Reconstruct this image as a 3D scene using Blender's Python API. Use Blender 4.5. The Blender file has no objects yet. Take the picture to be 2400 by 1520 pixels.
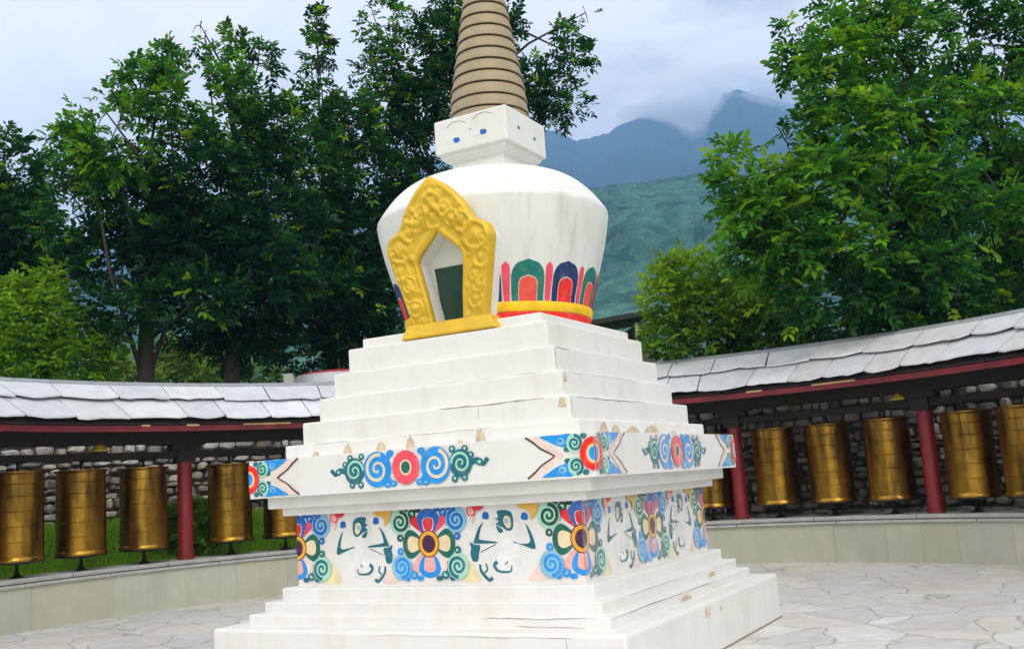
import bpy, math, random
import numpy as np
from mathutils import Matrix, Vector

scene = bpy.context.scene
COL = scene.collection
R_ = math.radians
PI = math.pi

# ------------------------------------------------------------------ camera
F_PX, W_PX, H_PX, EYE = 2400.0, 2400.0, 1520.0, 1.6
PITCH, ROLL = R_(8.679), R_(-3.781)
fw = Vector((0, math.cos(PITCH), math.sin(PITCH)))
r0 = Vector((1, 0, 0)); u0 = r0.cross(fw)
rt = r0 * math.cos(ROLL) + u0 * math.sin(ROLL)
up = -r0 * math.sin(ROLL) + u0 * math.cos(ROLL)
cam_d = bpy.data.cameras.new("camera"); cam_d.sensor_width = 36; cam_d.lens = 36 * F_PX / W_PX
cam_d.clip_start = 0.05; cam_d.clip_end = 20000
cam = bpy.data.objects.new("camera", cam_d); COL.objects.link(cam)
m = Matrix.Identity(4)
for i in range(3):
    m[i][0], m[i][1], m[i][2] = rt[i], up[i], -fw[i]
m[2][3] = EYE
cam.matrix_world = m
scene.camera = cam

# ------------------------------------------------------------------ sky, sun, exposure
scene.view_settings.view_transform = 'Standard'
scene.view_settings.look = 'None'
scene.view_settings.gamma = 1
scene.view_settings.exposure = 0.10
scene.cycles.volume_bounces = 3
SUN_EL, SUN_AZ = R_(44), R_(163)      # azimuth clockwise from +Y: high, behind the camera and a little to the left
world = bpy.data.worlds.new("World"); scene.world = world; world.use_nodes = True
nt = world.node_tree; nt.nodes.clear()
def N(nt, t, **kw):
    n = nt.nodes.new(t)
    for k, v in kw.items(): setattr(n, k, v)
    return n
out = N(nt, 'ShaderNodeOutputWorld'); bg = N(nt, 'ShaderNodeBackground'); bg.inputs[1].default_value = 0.15
sky = N(nt, 'ShaderNodeTexSky', sky_type='NISHITA'); sky.sun_disc = False
sky.sun_elevation = SUN_EL; sky.sun_rotation = SUN_AZ; sky.air_density = 1.0; sky.dust_density = 1.5
tc = N(nt, 'ShaderNodeTexCoord'); mp = N(nt, 'ShaderNodeMapping'); mp.inputs['Scale'].default_value = (1.0, 1.0, 2.2)
mp.inputs['Location'].default_value = (0.55, 0.2, 0.35)
nz = N(nt, 'ShaderNodeTexNoise'); nz.inputs['Scale'].default_value = 3.2; nz.inputs['Detail'].default_value = 8; nz.inputs['Roughness'].default_value = 0.55
nz.inputs['Distortion'].default_value = 0.5
cr = N(nt, 'ShaderNodeValToRGB')
cr.color_ramp.elements[0].position = 0.38; cr.color_ramp.elements[0].color = (5.9, 6.2, 6.9, 1)
cr.color_ramp.elements[1].position = 0.53; cr.color_ramp.elements[1].color = (11.6, 11.0, 10.6, 1)
mixs = N(nt, 'ShaderNodeMixRGB'); mixs.inputs[0].default_value = 0.86
nt.links.new(tc.outputs['Generated'], mp.inputs[0]); nt.links.new(mp.outputs[0], nz.inputs[0])
nt.links.new(nz.outputs[0], cr.inputs[0]); nt.links.new(sky.outputs[0], mixs.inputs[1]); nt.links.new(cr.outputs[0], mixs.inputs[2])
# the cloud is thinner and whiter overhead and towards the sun, behind the photographer
gr = N(nt, 'ShaderNodeVectorMath', operation='DOT_PRODUCT'); gr.inputs[1].default_value = (0.15, -0.75, 0.65); nt.links.new(tc.outputs['Generated'], gr.inputs[0])
gm = N(nt, 'ShaderNodeMapRange'); gm.inputs['From Min'].default_value = .05; gm.inputs['From Max'].default_value = .8; nt.links.new(gr.outputs['Value'], gm.inputs[0])
mw = N(nt, 'ShaderNodeMixRGB'); nt.links.new(gm.outputs[0], mw.inputs[0]); nt.links.new(mixs.outputs[0], mw.inputs[1]); mw.inputs[2].default_value = (9.6, 9.4, 9.1, 1)
lf = N(nt, 'ShaderNodeVectorMath', operation='DOT_PRODUCT'); lf.inputs[1].default_value = (-0.9, 0.4, 0.15); nt.links.new(tc.outputs['Generated'], lf.inputs[0])
lm = N(nt, 'ShaderNodeMapRange'); lm.inputs['From Min'].default_value = .2; lm.inputs['From Max'].default_value = .95; lm.inputs['To Max'].default_value = .8; nt.links.new(lf.outputs['Value'], lm.inputs[0])
m3 = N(nt, 'ShaderNodeMixRGB'); nt.links.new(lm.outputs[0], m3.inputs[0]); nt.links.new(mw.outputs[0], m3.inputs[1]); m3.inputs[2].default_value = (12.0, 11.4, 11.0, 1)
nt.links.new(m3.outputs[0], bg.inputs[0]); nt.links.new(bg.outputs[0], out.inputs[0])
sun_d = bpy.data.lights.new("sun", 'SUN'); sun_d.energy = 0.85; sun_d.angle = R_(22); sun_d.color = (1.0, 0.965, 0.9)
sun = bpy.data.objects.new("sun", sun_d); COL.objects.link(sun)
sd = Vector((math.sin(SUN_AZ) * math.cos(SUN_EL), math.cos(SUN_AZ) * math.cos(SUN_EL), math.sin(SUN_EL)))
sun.rotation_euler = sd.to_track_quat('Z', 'Y').to_euler()

# ------------------------------------------------------------------ helpers
rng = np.random.default_rng(7)
random.seed(11)
def at(x, y, Y):
    """point seen at photo pixel (x, y) that stands Y metres ahead of the photographer"""
    d = fw + rt * ((x - W_PX / 2) / F_PX) - up * ((y - H_PX / 2) / F_PX)
    t = Y / d.y
    return Vector((d.x * t, Y, EYE + d.z * t))
CX, CY, TH = -0.130, 10.402, R_(-28.839)          # stupa axis and heading
GX, GY = -0.08, 10.29                             # centre of the round gallery
def pol(R, az, z=0.0):
    a = R_(az); return Vector((GX + R * math.sin(a), GY + R * math.cos(a), z))

class MB:
    def __init__(s): s.v = []; s.f = []; s.m = []; s.t = []; s.cur = 0; s.tint = (1, 1, 1)
    def add(s, vs, fs, mat=None, tint=None):
        b = len(s.v); s.v += [tuple(v) for v in vs]
        for f in fs: s.f.append([b + i for i in f]); s.m.append(s.cur if mat is None else mat)
        s.t += [tint or s.tint] * len(vs)
    def box(s, x0, x1, y0, y1, z0, z1, **k):
        v = [(x0, y0, z0), (x1, y0, z0), (x1, y1, z0), (x0, y1, z0), (x0, y0, z1), (x1, y0, z1), (x1, y1, z1), (x0, y1, z1)]
        s.add(v, [(0, 3, 2, 1), (4, 5, 6, 7), (0, 1, 5, 4), (1, 2, 6, 5), (2, 3, 7, 6), (3, 0, 4, 7)], **k)
    def lathe(s, prof, n=48, cx=0, cy=0, **k):
        vs = []; fs = []
        for r, z in prof:
            for i in range(n):
                a = 2 * PI * i / n; vs.append((cx + r * math.cos(a), cy + r * math.sin(a), z))
        for j in range(len(prof) - 1):
            for i in range(n):
                fs.append((j * n + i, j * n + (i + 1) % n, (j + 1) * n + (i + 1) % n, (j + 1) * n + i))
        fs.append(tuple(range(n))[::-1]); fs.append(tuple((len(prof) - 1) * n + i for i in range(n)))
        s.add(vs, fs, **k)
    def tube(s, pts, rad, n=8, **k):
        vs = []; fs = []; pts = [Vector(p) for p in pts]
        for j, p in enumerate(pts):
            d = (pts[min(j + 1, len(pts) - 1)] - pts[max(j - 1, 0)]).normalized()
            a = d.cross(Vector((0.31, 0.77, 0.21)) if abs(d.z) > .9 else Vector((0, 0, 1))).normalized(); b = d.cross(a)
            r = rad[j] if isinstance(rad, (list, tuple)) else rad
            for i in range(n):
                t = 2 * PI * i / n; vs.append(p + a * (r * math.cos(t)) + b * (r * math.sin(t)))
        for j in range(len(pts) - 1):
            for i in range(n):
                fs.append((j * n + i, (j + 1) * n + i, (j + 1) * n + (i + 1) % n, j * n + (i + 1) % n))
        fs.append(tuple(range(n))); fs.append(tuple((len(pts) - 1) * n + i for i in range(n))[::-1])
        s.add(vs, fs, **k)
    def arc(s, prof, a0, a1, step=1.0, **k):
        """closed profile [(R, z)] swept round the gallery centre (coordinates relative to it)"""
        n = max(2, int(abs(a1 - a0) / step) + 1); m_ = len(prof); vs = []; fs = []
        for j in range(n):
            a = R_(a0 + (a1 - a0) * j / (n - 1))
            for r, z in prof: vs.append((r * math.sin(a), r * math.cos(a), z))
        for j in range(n - 1):
            for i in range(m_):
                fs.append((j * m_ + i, j * m_ + (i + 1) % m_, (j + 1) * m_ + (i + 1) % m_, (j + 1) * m_ + i))
        fs.append(tuple(range(m_))[::-1]); fs.append(tuple((n - 1) * m_ + i for i in range(m_)))
        s.add(vs, fs, **k)
    def build(s, name, mats, parent=None, smooth=False, bevel=0, autos=None):
        me = bpy.data.meshes.new(name); me.from_pydata(s.v, [], s.f)
        for mt in (mats if isinstance(mats, (list, tuple)) else [mats]): me.materials.append(mt)
        me.polygons.foreach_set('material_index', s.m)
        at_ = me.color_attributes.new('tint', 'FLOAT_COLOR', 'POINT')
        at_.data.foreach_set('color', np.c_[np.array(s.t, dtype=np.float32), np.ones(len(s.t), dtype=np.float32)].ravel())
        if smooth: me.polygons.foreach_set('use_smooth', [True] * len(s.f))
        me.update(); me.validate()
        o = bpy.data.objects.new(name, me); COL.objects.link(o)
        if parent: o.parent = parent
        if autos is not None: me.set_sharp_from_angle(angle=R_(autos))
        if bevel:
            b = o.modifiers.new('bevel', 'BEVEL'); b.width = bevel; b.segments = 2; b.limit_method = 'ANGLE'; b.angle_limit = R_(40)
        return o

def np_mesh(name, V, Q, T, mat, parent=None, smooth=False):
    """vertices, quads and per-vertex tint as arrays"""
    me = bpy.data.meshes.new(name); me.vertices.add(len(V)); me.vertices.foreach_set('co', V.astype(np.float32).ravel())
    k = Q.shape[1]; me.loops.add(Q.size); me.loops.foreach_set('vertex_index', Q.astype(np.int32).ravel())
    me.polygons.add(len(Q)); me.polygons.foreach_set('loop_start', np.arange(0, Q.size, k, dtype=np.int32))
    me.polygons.foreach_set('loop_total', np.full(len(Q), k, dtype=np.int32))
    if smooth: me.polygons.foreach_set('use_smooth', np.ones(len(Q), dtype=bool))
    me.update(calc_edges=True)
    a = me.color_attributes.new('tint', 'FLOAT_COLOR', 'POINT')
    a.data.foreach_set('color', np.c_[T, np.ones(len(T))].astype(np.float32).ravel())
    me.materials.append(mat)
    o = bpy.data.objects.new(name, me); COL.objects.link(o)
    if parent: o.parent = parent
    return o

def tag(o, label=None, cat=None, group=None, kind=None):
    if label: o['label'] = label
    if cat: o['category'] = cat
    if group: o['group'] = group
    if kind: o['kind'] = kind
    return o
def thing(name, label, cat, loc=(0, 0, 0), rz=0, group=None):
    o = bpy.data.objects.new(name, None); COL.objects.link(o); o.location = loc; o.rotation_euler = (0, 0, rz)
    o.empty_display_size = .2
    return tag(o, label, cat, group)
def copy_tree(o, parent=None):
    c = o.copy(); COL.objects.link(c)
    if parent: c.parent = parent
    for ch in list(o.children): copy_tree(ch, c)
    return c

def mat(name, col, rough=0.7, metal=0.0, var=0.12, vscale=4, bump=0.0, bscale=30, tint=False, spec=0.5, trans=0.0, dirt=None, dirt_amt=0.0, stretch=(1, 1, 1), streak=0.0, dscale=(3.2, 3.2, .9), drange=(.5, .78)):
    mt = bpy.data.materials.new(name); mt.use_nodes = True; t = mt.node_tree; b = t.nodes['Principled BSDF']; L = t.links
    b.inputs['Roughness'].default_value = rough; b.inputs['Metallic'].default_value = metal
    b.inputs['Specular IOR Level'].default_value = spec
    tc = N(t, 'ShaderNodeTexCoord'); mpn = N(t, 'ShaderNodeMapping'); mpn.inputs['Scale'].default_value = stretch
    L.new(tc.outputs['Object'], mpn.inputs[0])
    nz = N(t, 'ShaderNodeTexNoise'); nz.inputs['Scale'].default_value = vscale; nz.inputs['Detail'].default_value = 6
    L.new(mpn.outputs[0], nz.inputs[0])
    mr = N(t, 'ShaderNodeMapRange'); mr.inputs['From Min'].default_value = .3; mr.inputs['From Max'].default_value = .7
    mr.inputs['To Min'].default_value = 1 - var; mr.inputs['To Max'].default_value = 1 + var
    L.new(nz.outputs[0], mr.inputs[0])
    mx = N(t, 'ShaderNodeMixRGB', blend_type='MULTIPLY'); mx.inputs[0].default_value = 1; mx.inputs[1].default_value = (*col, 1)
    L.new(mr.outputs[0], mx.inputs[2]); c = mx.outputs[0]
    if tint:
        ca = N(t, 'ShaderNodeVertexColor', layer_name='tint'); m2 = N(t, 'ShaderNodeMixRGB', blend_type='MULTIPLY'); m2.inputs[0].default_value = 1
        L.new(c, m2.inputs[1]); L.new(ca.outputs[0], m2.inputs[2]); c = m2.outputs[0]
    if dirt:
        n2 = N(t, 'ShaderNodeTexNoise'); n2.inputs['Scale'].default_value = 1.0; n2.inputs['Detail'].default_value = 8; n2.inputs['Roughness'].default_value = .62
        m3 = N(t, 'ShaderNodeMapping'); m3.inputs['Scale'].default_value = dscale; L.new(tc.outputs['Object'], m3.inputs[0]); L.new(m3.outputs[0], n2.inputs[0])
        r2 = N(t, 'ShaderNodeMapRange'); r2.inputs['From Min'].default_value = drange[0]; r2.inputs['From Max'].default_value = drange[1]; r2.inputs['To Max'].default_value = dirt_amt
        L.new(n2.outputs[0], r2.inputs[0])
        m4 = N(t, 'ShaderNodeMixRGB'); L.new(r2.outputs[0], m4.inputs[0]); L.new(c, m4.inputs[1]); m4.inputs[2].default_value = (*dirt, 1); c = m4.outputs[0]
    if streak:
        n5 = N(t, 'ShaderNodeTexNoise'); n5.inputs['Scale'].default_value = 1.0; n5.inputs['Detail'].default_value = 5
        m5 = N(t, 'ShaderNodeMapping'); m5.inputs['Scale'].default_value = (9, 9, .7); m5.inputs['Location'].default_value = (3, 1, 2); L.new(tc.outputs['Object'], m5.inputs[0]); L.new(m5.outputs[0], n5.inputs[0])
        r5 = N(t, 'ShaderNodeMapRange'); r5.inputs['From Min'].default_value = .52; r5.inputs['From Max'].default_value = .75; r5.inputs['To Max'].default_value = streak; L.new(n5.outputs[0], r5.inputs[0])
        m6 = N(t, 'ShaderNodeMixRGB'); L.new(r5.outputs[0], m6.inputs[0]); L.new(c, m6.inputs[1]); m6.inputs[2].default_value = (.36, .35, .27, 1); c = m6.outputs[0]
    L.new(c, b.inputs['Base Color'])
    if bump:
        n3 = N(t, 'ShaderNodeTexNoise'); n3.inputs['Scale'].default_value = bscale; n3.inputs['Detail'].default_value = 5; L.new(mpn.outputs[0], n3.inputs[0])
        bp = N(t, 'ShaderNodeBump'); bp.inputs['Strength'].default_value = bump; bp.inputs['Distance'].default_value = .02
        L.new(n3.outputs[0], bp.inputs['Height']); L.new(bp.outputs[0], b.inputs['Normal'])
    if trans:
        tr = N(t, 'ShaderNodeBsdfTranslucent'); ms = N(t, 'ShaderNodeMixShader'); ms.inputs[0].default_value = trans
        L.new(c, tr.inputs[0]); L.new(b.outputs[0], ms.inputs[1]); L.new(tr.outputs[0], ms.inputs[2])
        L.new(ms.outputs[0], t.nodes['Material Output'].inputs[0])
    return mt

white = mat('white_limewash', (.755, .75, .735), .75, var=.03, vscale=3, bump=.12, bscale=14, dirt=(.58, .50, .38), dirt_amt=.36, streak=.06)
white_dome = mat('white_dome_plaster', (.755, .75, .735), .6, var=.03, vscale=2, bump=.06, bscale=9, dirt=(.50, .49, .40), dirt_amt=.5, streak=.36)
crack_shade_m = mat('crack_and_shade_grey', (.22, .19, .16), .9)
chip_m = mat('bare_plaster', (.58, .46, .33), .9, var=.25, vscale=18, bump=.3)
gold = mat('gold_paint', (.72, .455, .03), .42, metal=.3, var=.10, vscale=6, bump=.15, bscale=30)
glass_m = mat('dark_glass', (.012, .05, .045), .12, spec=.6, var=.05)
brass = mat('brass', (.37, .205, .027), .29, metal=.96, var=.2, vscale=7, bump=.12, bscale=10, dirt=(.06, .035, .015), dirt_amt=.92, dscale=(4.5, 4.5, .6), drange=(.42, .62))
iron = mat('dark_iron', (.018, .016, .014), .55, metal=.3)
col_red = mat('red_paint_column', (.20, .010, .016), .45, var=.15, vscale=5)
fas_red = mat('red_paint_board', (.17, .010, .016), .5, var=.35, vscale=3.0)
bare_wood = mat('bare_wood', (.62, .42, .2), .7)
dark_wood = mat('dark_wood', (.022, .014, .011), .8, var=.3)
slate = mat('pale_slate', (.60, .62, .66), .40, var=.10, vscale=5, bump=.25, bscale=16, tint=True)
bench_m = mat('bench_render', (.45, .465, .37), .8, var=.07, vscale=2.2, tint=True, dirt=(.3, .29, .2), dirt_amt=.3, bump=.1, streak=.25)
cap_m = mat('bench_capstone', (.40, .40, .39), .75, var=.12, vscale=6, bump=.15)
stone_m = mat('rubble_stone', (.36, .34, .31), .85, var=.3, vscale=9, bump=.5, bscale=14, tint=True)
mortar_m = mat('dark_mortar', (.11, .10, .09), .95)
bark = mat('bark', (.045, .036, .028), .9, var=.3, vscale=12, bump=.5, stretch=(3, 3, .6))
leaf_m = mat('leaf', (1, 1, 1), .45, var=.12, vscale=9, tint=True, trans=.5, spec=.22)
grass_m = mat('grass', (1, 1, 1), .6, var=.1, tint=True, trans=.5)
ring_m = mat('spire_tan', (.345, .27, .17), .55, var=.08, vscale=6)
ring_dark = mat('spire_groove', (.03, .02, .012), .8)

# paints, matt and flat
PC = dict(red=(.72, .02, .04), pinkred=(.82, .07, .12), pink=(.80, .40, .38), palepink=(.80, .62, .57), blue=(.004, .12, .50), sky=(.004, .27, .75),
          lightblue=(.22, .50, .70), navy=(.006, .025, .12), green=(.004, .125, .085), dkgreen=(.006, .06, .05), mint=(.36, .66, .50), teal=(.004, .135, .19),
          cream=(.80, .64, .42), paleyellow=(.80, .68, .42), ochre=(.70, .40, .05), orange=(.85, .38, .02), yellow=(.92, .56, .0), maroon=(.10, .01, .015),
          purple=(.05, .01, .06), brown=(.07, .025, .02), ink=(.05, .06, .12), lotusgreen=(.0, .165, .13), scarlet=(.80, .015, .012), coral=(.80, .085, .06), chalk=(.74, .74, .74))
PM = {k: mat('paint_' + k, v, .7, var=.12, vscale=9, dirt=(.74, .72, .68), dirt_amt=.14, dscale=(11, 11, 9)) for k, v in PC.items()}
PW = {k: mat('worn_paint_' + k, tuple(.80 * a + .20 * b for a, b in zip(v, (.55, .55, .53))), .75, var=.15, vscale=9, dirt=(.74, .72, .68), dirt_amt=.62, dscale=(9, 9, 7)) for k, v in PC.items()}
PK = list(PC)

# ------------------------------------------------------------------ ground
def flag_material():
    mt = bpy.data.materials.new('crazy_paving'); mt.use_nodes = True; t = mt.node_tree; L = t.links; b = t.nodes['Principled BSDF']
    b.inputs['Roughness'].default_value = .5
    tc = N(t, 'ShaderNodeTexCoord'); wn = N(t, 'ShaderNodeTexNoise'); wn.inputs['Scale'].default_value = 1.7; wn.inputs['Detail'].default_value = 3
    L.new(tc.outputs['Object'], wn.inputs[0])
    ad = N(t, 'ShaderNodeMixRGB', blend_type='ADD'); ad.inputs[0].default_value = .35
    L.new(tc.outputs['Object'], ad.inputs[1]); L.new(wn.outputs['Color'], ad.inputs[2])
    v1 = N(t, 'ShaderNodeTexVoronoi', feature='DISTANCE_TO_EDGE'); v1.inputs['Scale'].default_value = 1.25
    v2 = N(t, 'ShaderNodeTexVoronoi', feature='F1'); v2.inputs['Scale'].default_value = 1.25
    L.new(ad.outputs[0], v1.inputs['Vector']); L.new(ad.outputs[0], v2.inputs['Vector'])
    ramp = N(t, 'ShaderNodeValToRGB'); e = ramp.color_ramp.elements
    e[0].position = 0; e[0].color = (.62, .62, .62, 1); e[1].position = 1; e[1].color = (.72, .72, .71, 1)
    e.new(.35).color = (.60, .60, .60, 1); e.new(.7).color = (.67, .645, .60, 1)
    sp = N(t, 'ShaderNodeSeparateColor'); L.new(v2.outputs['Color'], sp.inputs[0]); L.new(sp.outputs[0], ramp.inputs[0])
    nz = N(t, 'ShaderNodeTexNoise'); nz.inputs['Scale'].default_value = 6; nz.inputs['Detail'].default_value = 7; L.new(tc.outputs['Object'], nz.inputs[0])
    mr = N(t, 'ShaderNodeMapRange'); mr.inputs['From Min'].default_value = .3; mr.inputs['From Max'].default_value = .7; mr.inputs['To Min'].default_value = .86; mr.inputs['To Max'].default_value = 1.1
    L.new(nz.outputs[0], mr.inputs[0])
    mu = N(t, 'ShaderNodeMixRGB', blend_type='MULTIPLY'); mu.inputs[0].default_value = 1; L.new(ramp.outputs[0], mu.inputs[1]); L.new(mr.outputs[0], mu.inputs[2])
    # earthy stain
    ns = N(t, 'ShaderNodeTexNoise'); ns.inputs['Scale'].default_value = .55; ns.inputs['Detail'].default_value = 4; L.new(tc.outputs['Object'], ns.inputs[0])
    rs = N(t, 'ShaderNodeMapRange'); rs.inputs['From Min'].default_value = .5; rs.inputs['From Max'].default_value = .7; rs.inputs['To Max'].default_value = .38; L.new(ns.outputs[0], rs.inputs[0])
    ms = N(t, 'ShaderNodeMixRGB'); L.new(rs.outputs[0], ms.inputs[0]); L.new(mu.outputs[0], ms.inputs[1]); ms.inputs[2].default_value = (.46, .37, .26, 1)
    rj = N(t, 'ShaderNodeMapRange'); rj.inputs['From Min'].default_value = .002; rj.inputs['From Max'].default_value = .016; L.new(v1.outputs['Distance'], rj.inputs[0])
    mj = N(t, 'ShaderNodeMixRGB'); L.new(rj.outputs[0], mj.inputs[0]); mj.inputs[1].default_value = (.36, .35, .33, 1); L.new(ms.outputs[0], mj.inputs[2])
    L.new(mj.outputs[0], b.inputs['Base Color'])
    hm = N(t, 'ShaderNodeMath', operation='MULTIPLY_ADD'); L.new(nz.outputs[0], hm.inputs[0]); hm.inputs[1].default_value = .4; L.new(rj.outputs[0], hm.inputs[2])
    bp = N(t, 'ShaderNodeBump'); bp.inputs['Strength'].default_value = .5; bp.inputs['Distance'].default_value = .015; L.new(hm.outputs[0], bp.inputs['Height']); L.new(bp.outputs[0], b.inputs['Normal'])
    return mt
mb = MB(); n = 128
mb.add([(GX, GY, 0)] + [(GX + 8.3 * math.cos(2 * PI * i / n), GY + 8.3 * math.sin(2 * PI * i / n), 0) for i in range(n)], [(0, 1 + i, 1 + (i + 1) % n) for i in range(n)])
tag(mb.build('paving', flag_material()), kind='structure')
bpy.data.objects['paving'].location.z = 0

def smooth(a, b, x): x = np.clip((x - a) / (b - a), 0, 1); return x * x * (3 - 2 * x)
def wob(x, y, s, seed):
    r = np.random.default_rng(seed); o = 0
    for k in range(6):
        a = r.uniform(0, 2 * PI); f = s * r.uniform(.6, 1.9); o = o + np.sin((x * np.cos(a) + y * np.sin(a)) * f + r.uniform(0, 6.28)) / 6
    return o
def ground_z(r, az):
    """terrain height round the gallery: r metres from its centre, az degrees clockwise from straight ahead"""
    left = smooth(8, -8, az)
    back = smooth(118, 100, np.abs(az))                       # behind the photographer the plaza stays level
    zl = .60 + .72 * smooth(8.9, 10.6, r) + 1.35 * smooth(10.75, 11.3, r)
    zr = .60 + .10 * smooth(8.9, 9.6, r) + 1.9 * smooth(10.15, 10.7, r)
    z = zl * left + zr * (1 - left) + 5.5 * smooth(24, 75, r) * left + 3.0 * smooth(30, 90, r) * (1 - left) + 10 * smooth(90, 400, r)
    z = z + wob(r * np.sin(np.radians(az)), r * np.cos(np.radians(az)), .25, 3) * .5 * smooth(12, 30, r)
    return np.where(r < 8.72, -.06, z * back - .06 * (1 - back))
rs = np.r_[np.array([0.01, 4, 8.0, 8.71, 8.73]), np.linspace(8.9, 11.5, 14), np.geomspace(12, 6000, 60)]
azs = np.arange(-180, 180, 3.0)
RR, AA = np.meshgrid(rs, azs, indexing='ij'); ZZ = ground_z(RR, AA)
V = np.c_[(GX + RR * np.sin(np.radians(AA))).ravel(), (GY + RR * np.cos(np.radians(AA))).ravel(), ZZ.ravel()]
na = len(azs); Q = np.array([(i * na + j, i * na + (j + 1) % na, (i + 1) * na + (j + 1) % na, (i + 1) * na + j) for i in range(len(rs) - 1) for j in range(na)])[:, ::-1]
g = np_mesh('ground', V, Q, np.ones((len(V), 3)), mat('earth_and_turf', (.10, .20, .03), .9, var=.4, vscale=1.5, bump=.6, bscale=6), smooth=True)
tag(g, kind='structure')

# ------------------------------------------------------------------ far hills
def vnoise(x, y, seed):
    r = np.random.default_rng(seed); P = r.random((64, 64)); xi = np.floor(x).astype(int); yi = np.floor(y).astype(int)
    fx = x - xi; fy = y - yi; fx = fx * fx * (3 - 2 * fx); fy = fy * fy * (3 - 2 * fy)
    g_ = lambda a, b: P[a % 64, b % 64]
    return (g_(xi, yi) * (1 - fx) + g_(xi + 1, yi) * fx) * (1 - fy) + (g_(xi, yi + 1) * (1 - fx) + g_(xi + 1, yi + 1) * fx) * fy
def crowns(x, y, cell, seed):
    """rounded tree crowns: distance to the nearest jittered point, and that point's random value"""
    r = np.random.default_rng(seed); J = r.random((97, 97, 3)); xi = np.floor(x / cell).astype(int); yi = np.floor(y / cell).astype(int)
    best = np.full(x.shape, 9.0); val = np.zeros(x.shape)
    for a in (-1, 0, 1):
        for b in (-1, 0, 1):
            j = J[(xi + a) % 97, (yi + b) % 97]
            d = np.hypot((xi + a + .15 + .7 * j[..., 0]) * cell - x, (yi + b + .15 + .7 * j[..., 1]) * cell - y) / cell
            w = d < best; best = np.where(w, d, best); val = np.where(w, j[..., 2], val)
    return np.sqrt(np.clip(1 - best ** 2, 0, 1)), val
def hill(name, ridge, y_ridge, y_base, z_base, cols, rows, relief, crown, material, c0, c1, shape=1.0):
    px = np.array([p[0] for p in ridge]); py = np.array([p[1] for p in ridge])
    nd = int(cols * .72); xs = np.unique(np.r_[np.linspace(px[0], 1200, (cols - nd) // 2), np.linspace(1200, 1960, nd), np.linspace(1960, px[-1], (cols - nd) // 2)]); cols = len(xs); ys = np.interp(xs, px, py)
    top = np.array([at(a, b, y_ridge) for a, b in zip(xs, ys)])
    s = np.linspace(0, 1, rows)
    back = np.linspace(1.02, 1.35, 8); S = np.r_[s, back]
    X = np.zeros((len(S), cols)); Y = X.copy(); Z = X.copy(); T = np.zeros((len(S), cols, 3))
    for i, k in enumerate(S):
        Yk = y_base + (y_ridge - y_base) * k
        X[i] = top[:, 0] * (Yk / y_ridge) ; Y[i] = Yk
        Z[i] = z_base + (top[:, 2] - z_base) * (k ** shape if k <= 1 else 1 - (k - 1) * 1.9)
    inner = np.clip(1 - np.abs(S - .55) / .5, 0, 1)[:, None]
    sc = relief * 4
    Z += relief * inner * ((vnoise(X / sc + 9, Y / sc, 5) - .5) * 2 + (vnoise(X / sc * 2.3, Y / sc * 2.3, 6) - .5))
    h, v = crowns(X, Y, crown, 8); h2, v2 = crowns(X + 31, Y + 17, crown * .5, 9)
    Z += crown * .62 * h + crown * .25 * h2
    mixv = np.clip(.55 * v + .3 * v2 + .5 * (vnoise(X / sc * 1.4, Y / sc * 1.4, 12) - .3), 0, 1)[..., None]
    mixv = np.clip(mixv + rng.normal(0, .12, mixv.shape), 0, 1)
    T = np.array(c0) * (1 - mixv) + np.array(c1) * mixv
    V = np.c_[X.ravel(), Y.ravel(), Z.ravel()]; nr = len(S)
    i, j = np.meshgrid(np.arange(nr - 1), np.arange(cols - 1), indexing='ij'); a = (i * cols + j).ravel()
    Q = np.c_[a, a + 1, a + cols + 1, a + cols]
    return tag(np_mesh(name, V, Q, T.reshape(-1, 3), material, smooth=True), kind='structure')
forest_m = mat('forest', (1, 1, 1), .95, var=.25, vscale=.2, tint=True, spec=.1)
hill('wooded_hill', [(-900, 716), (0, 716), (400, 694), (700, 636), (1000, 546), (1200, 491), (1365, 464), (1450, 450), (1560, 438), (1680, 422), (1850, 426), (2100, 406), (2500, 406), (3300, 446)],
     720, 110, 6, 640, 460, 12, 8, forest_m, (.003, .032, .036), (.07, .18, .125), 1.4)
hill('mountain', [(-2200, 640), (-900, 560), (0, 560), (400, 590), (700, 540), (900, 460), (1050, 380), (1180, 338), (1280, 322), (1312, 322), (1345, 341), (1378, 342), (1402, 337), (1432, 328), (1455, 310), (1503, 294), (1560, 298), (1600, 318),
     (1625, 332), (1650, 312), (1678, 268), (1696, 240), (1730, 229), (1758, 240), (1790, 248), (1850, 262), (2000, 300), (2300, 330), (2900, 420), (4200, 560)],
     3000, 800, 60, 420, 90, 60, 34, forest_m, (.012, .04, .03), (.03, .07, .045), 1.25)

# ------------------------------------------------------------------ the stupa
stupa = thing('stupa', 'tall white stepped stupa with painted flower bands, gold niche and ringed tan spire', 'stupa', (CX, CY, 0), TH)
def tier(name, w, z0, z1, material=white, bev=.014, parent=stupa):
    mb = MB(); mb.box(-w, w, -w, w, z0, z1); return mb.build(name, material, parent, bevel=bev)
ZP, ZS1, ZS2, ZS3, ZW, ZC2, ZC1, ZB, ZG = .454, .548, .647, .760, 1.415, 1.508, 1.608, 1.940, 2.069
ZA = [2.279, 2.504, 2.738, 2.978, 3.078]; WA = [1.429, 1.312, 1.207, 1.100, .998]
WW, WB = 1.487, 1.784
def faceP(k, w, u, v, off):
    """u, v on the k-th side (0 = the side with the niche) of a square block of half width w, off metres proud"""
    a = k * PI / 2; c, s = math.cos(a), math.sin(a); x, y = u, -(w + off)
    return (x * c - y * s, x * s + y * c, v)
tier('base_shadow_dirt_line', 2.047, -.05, .012, crack_shade_m, 0)  # dark strip round the plinth foot: contact shadow put in as colour, with dirt
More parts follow.
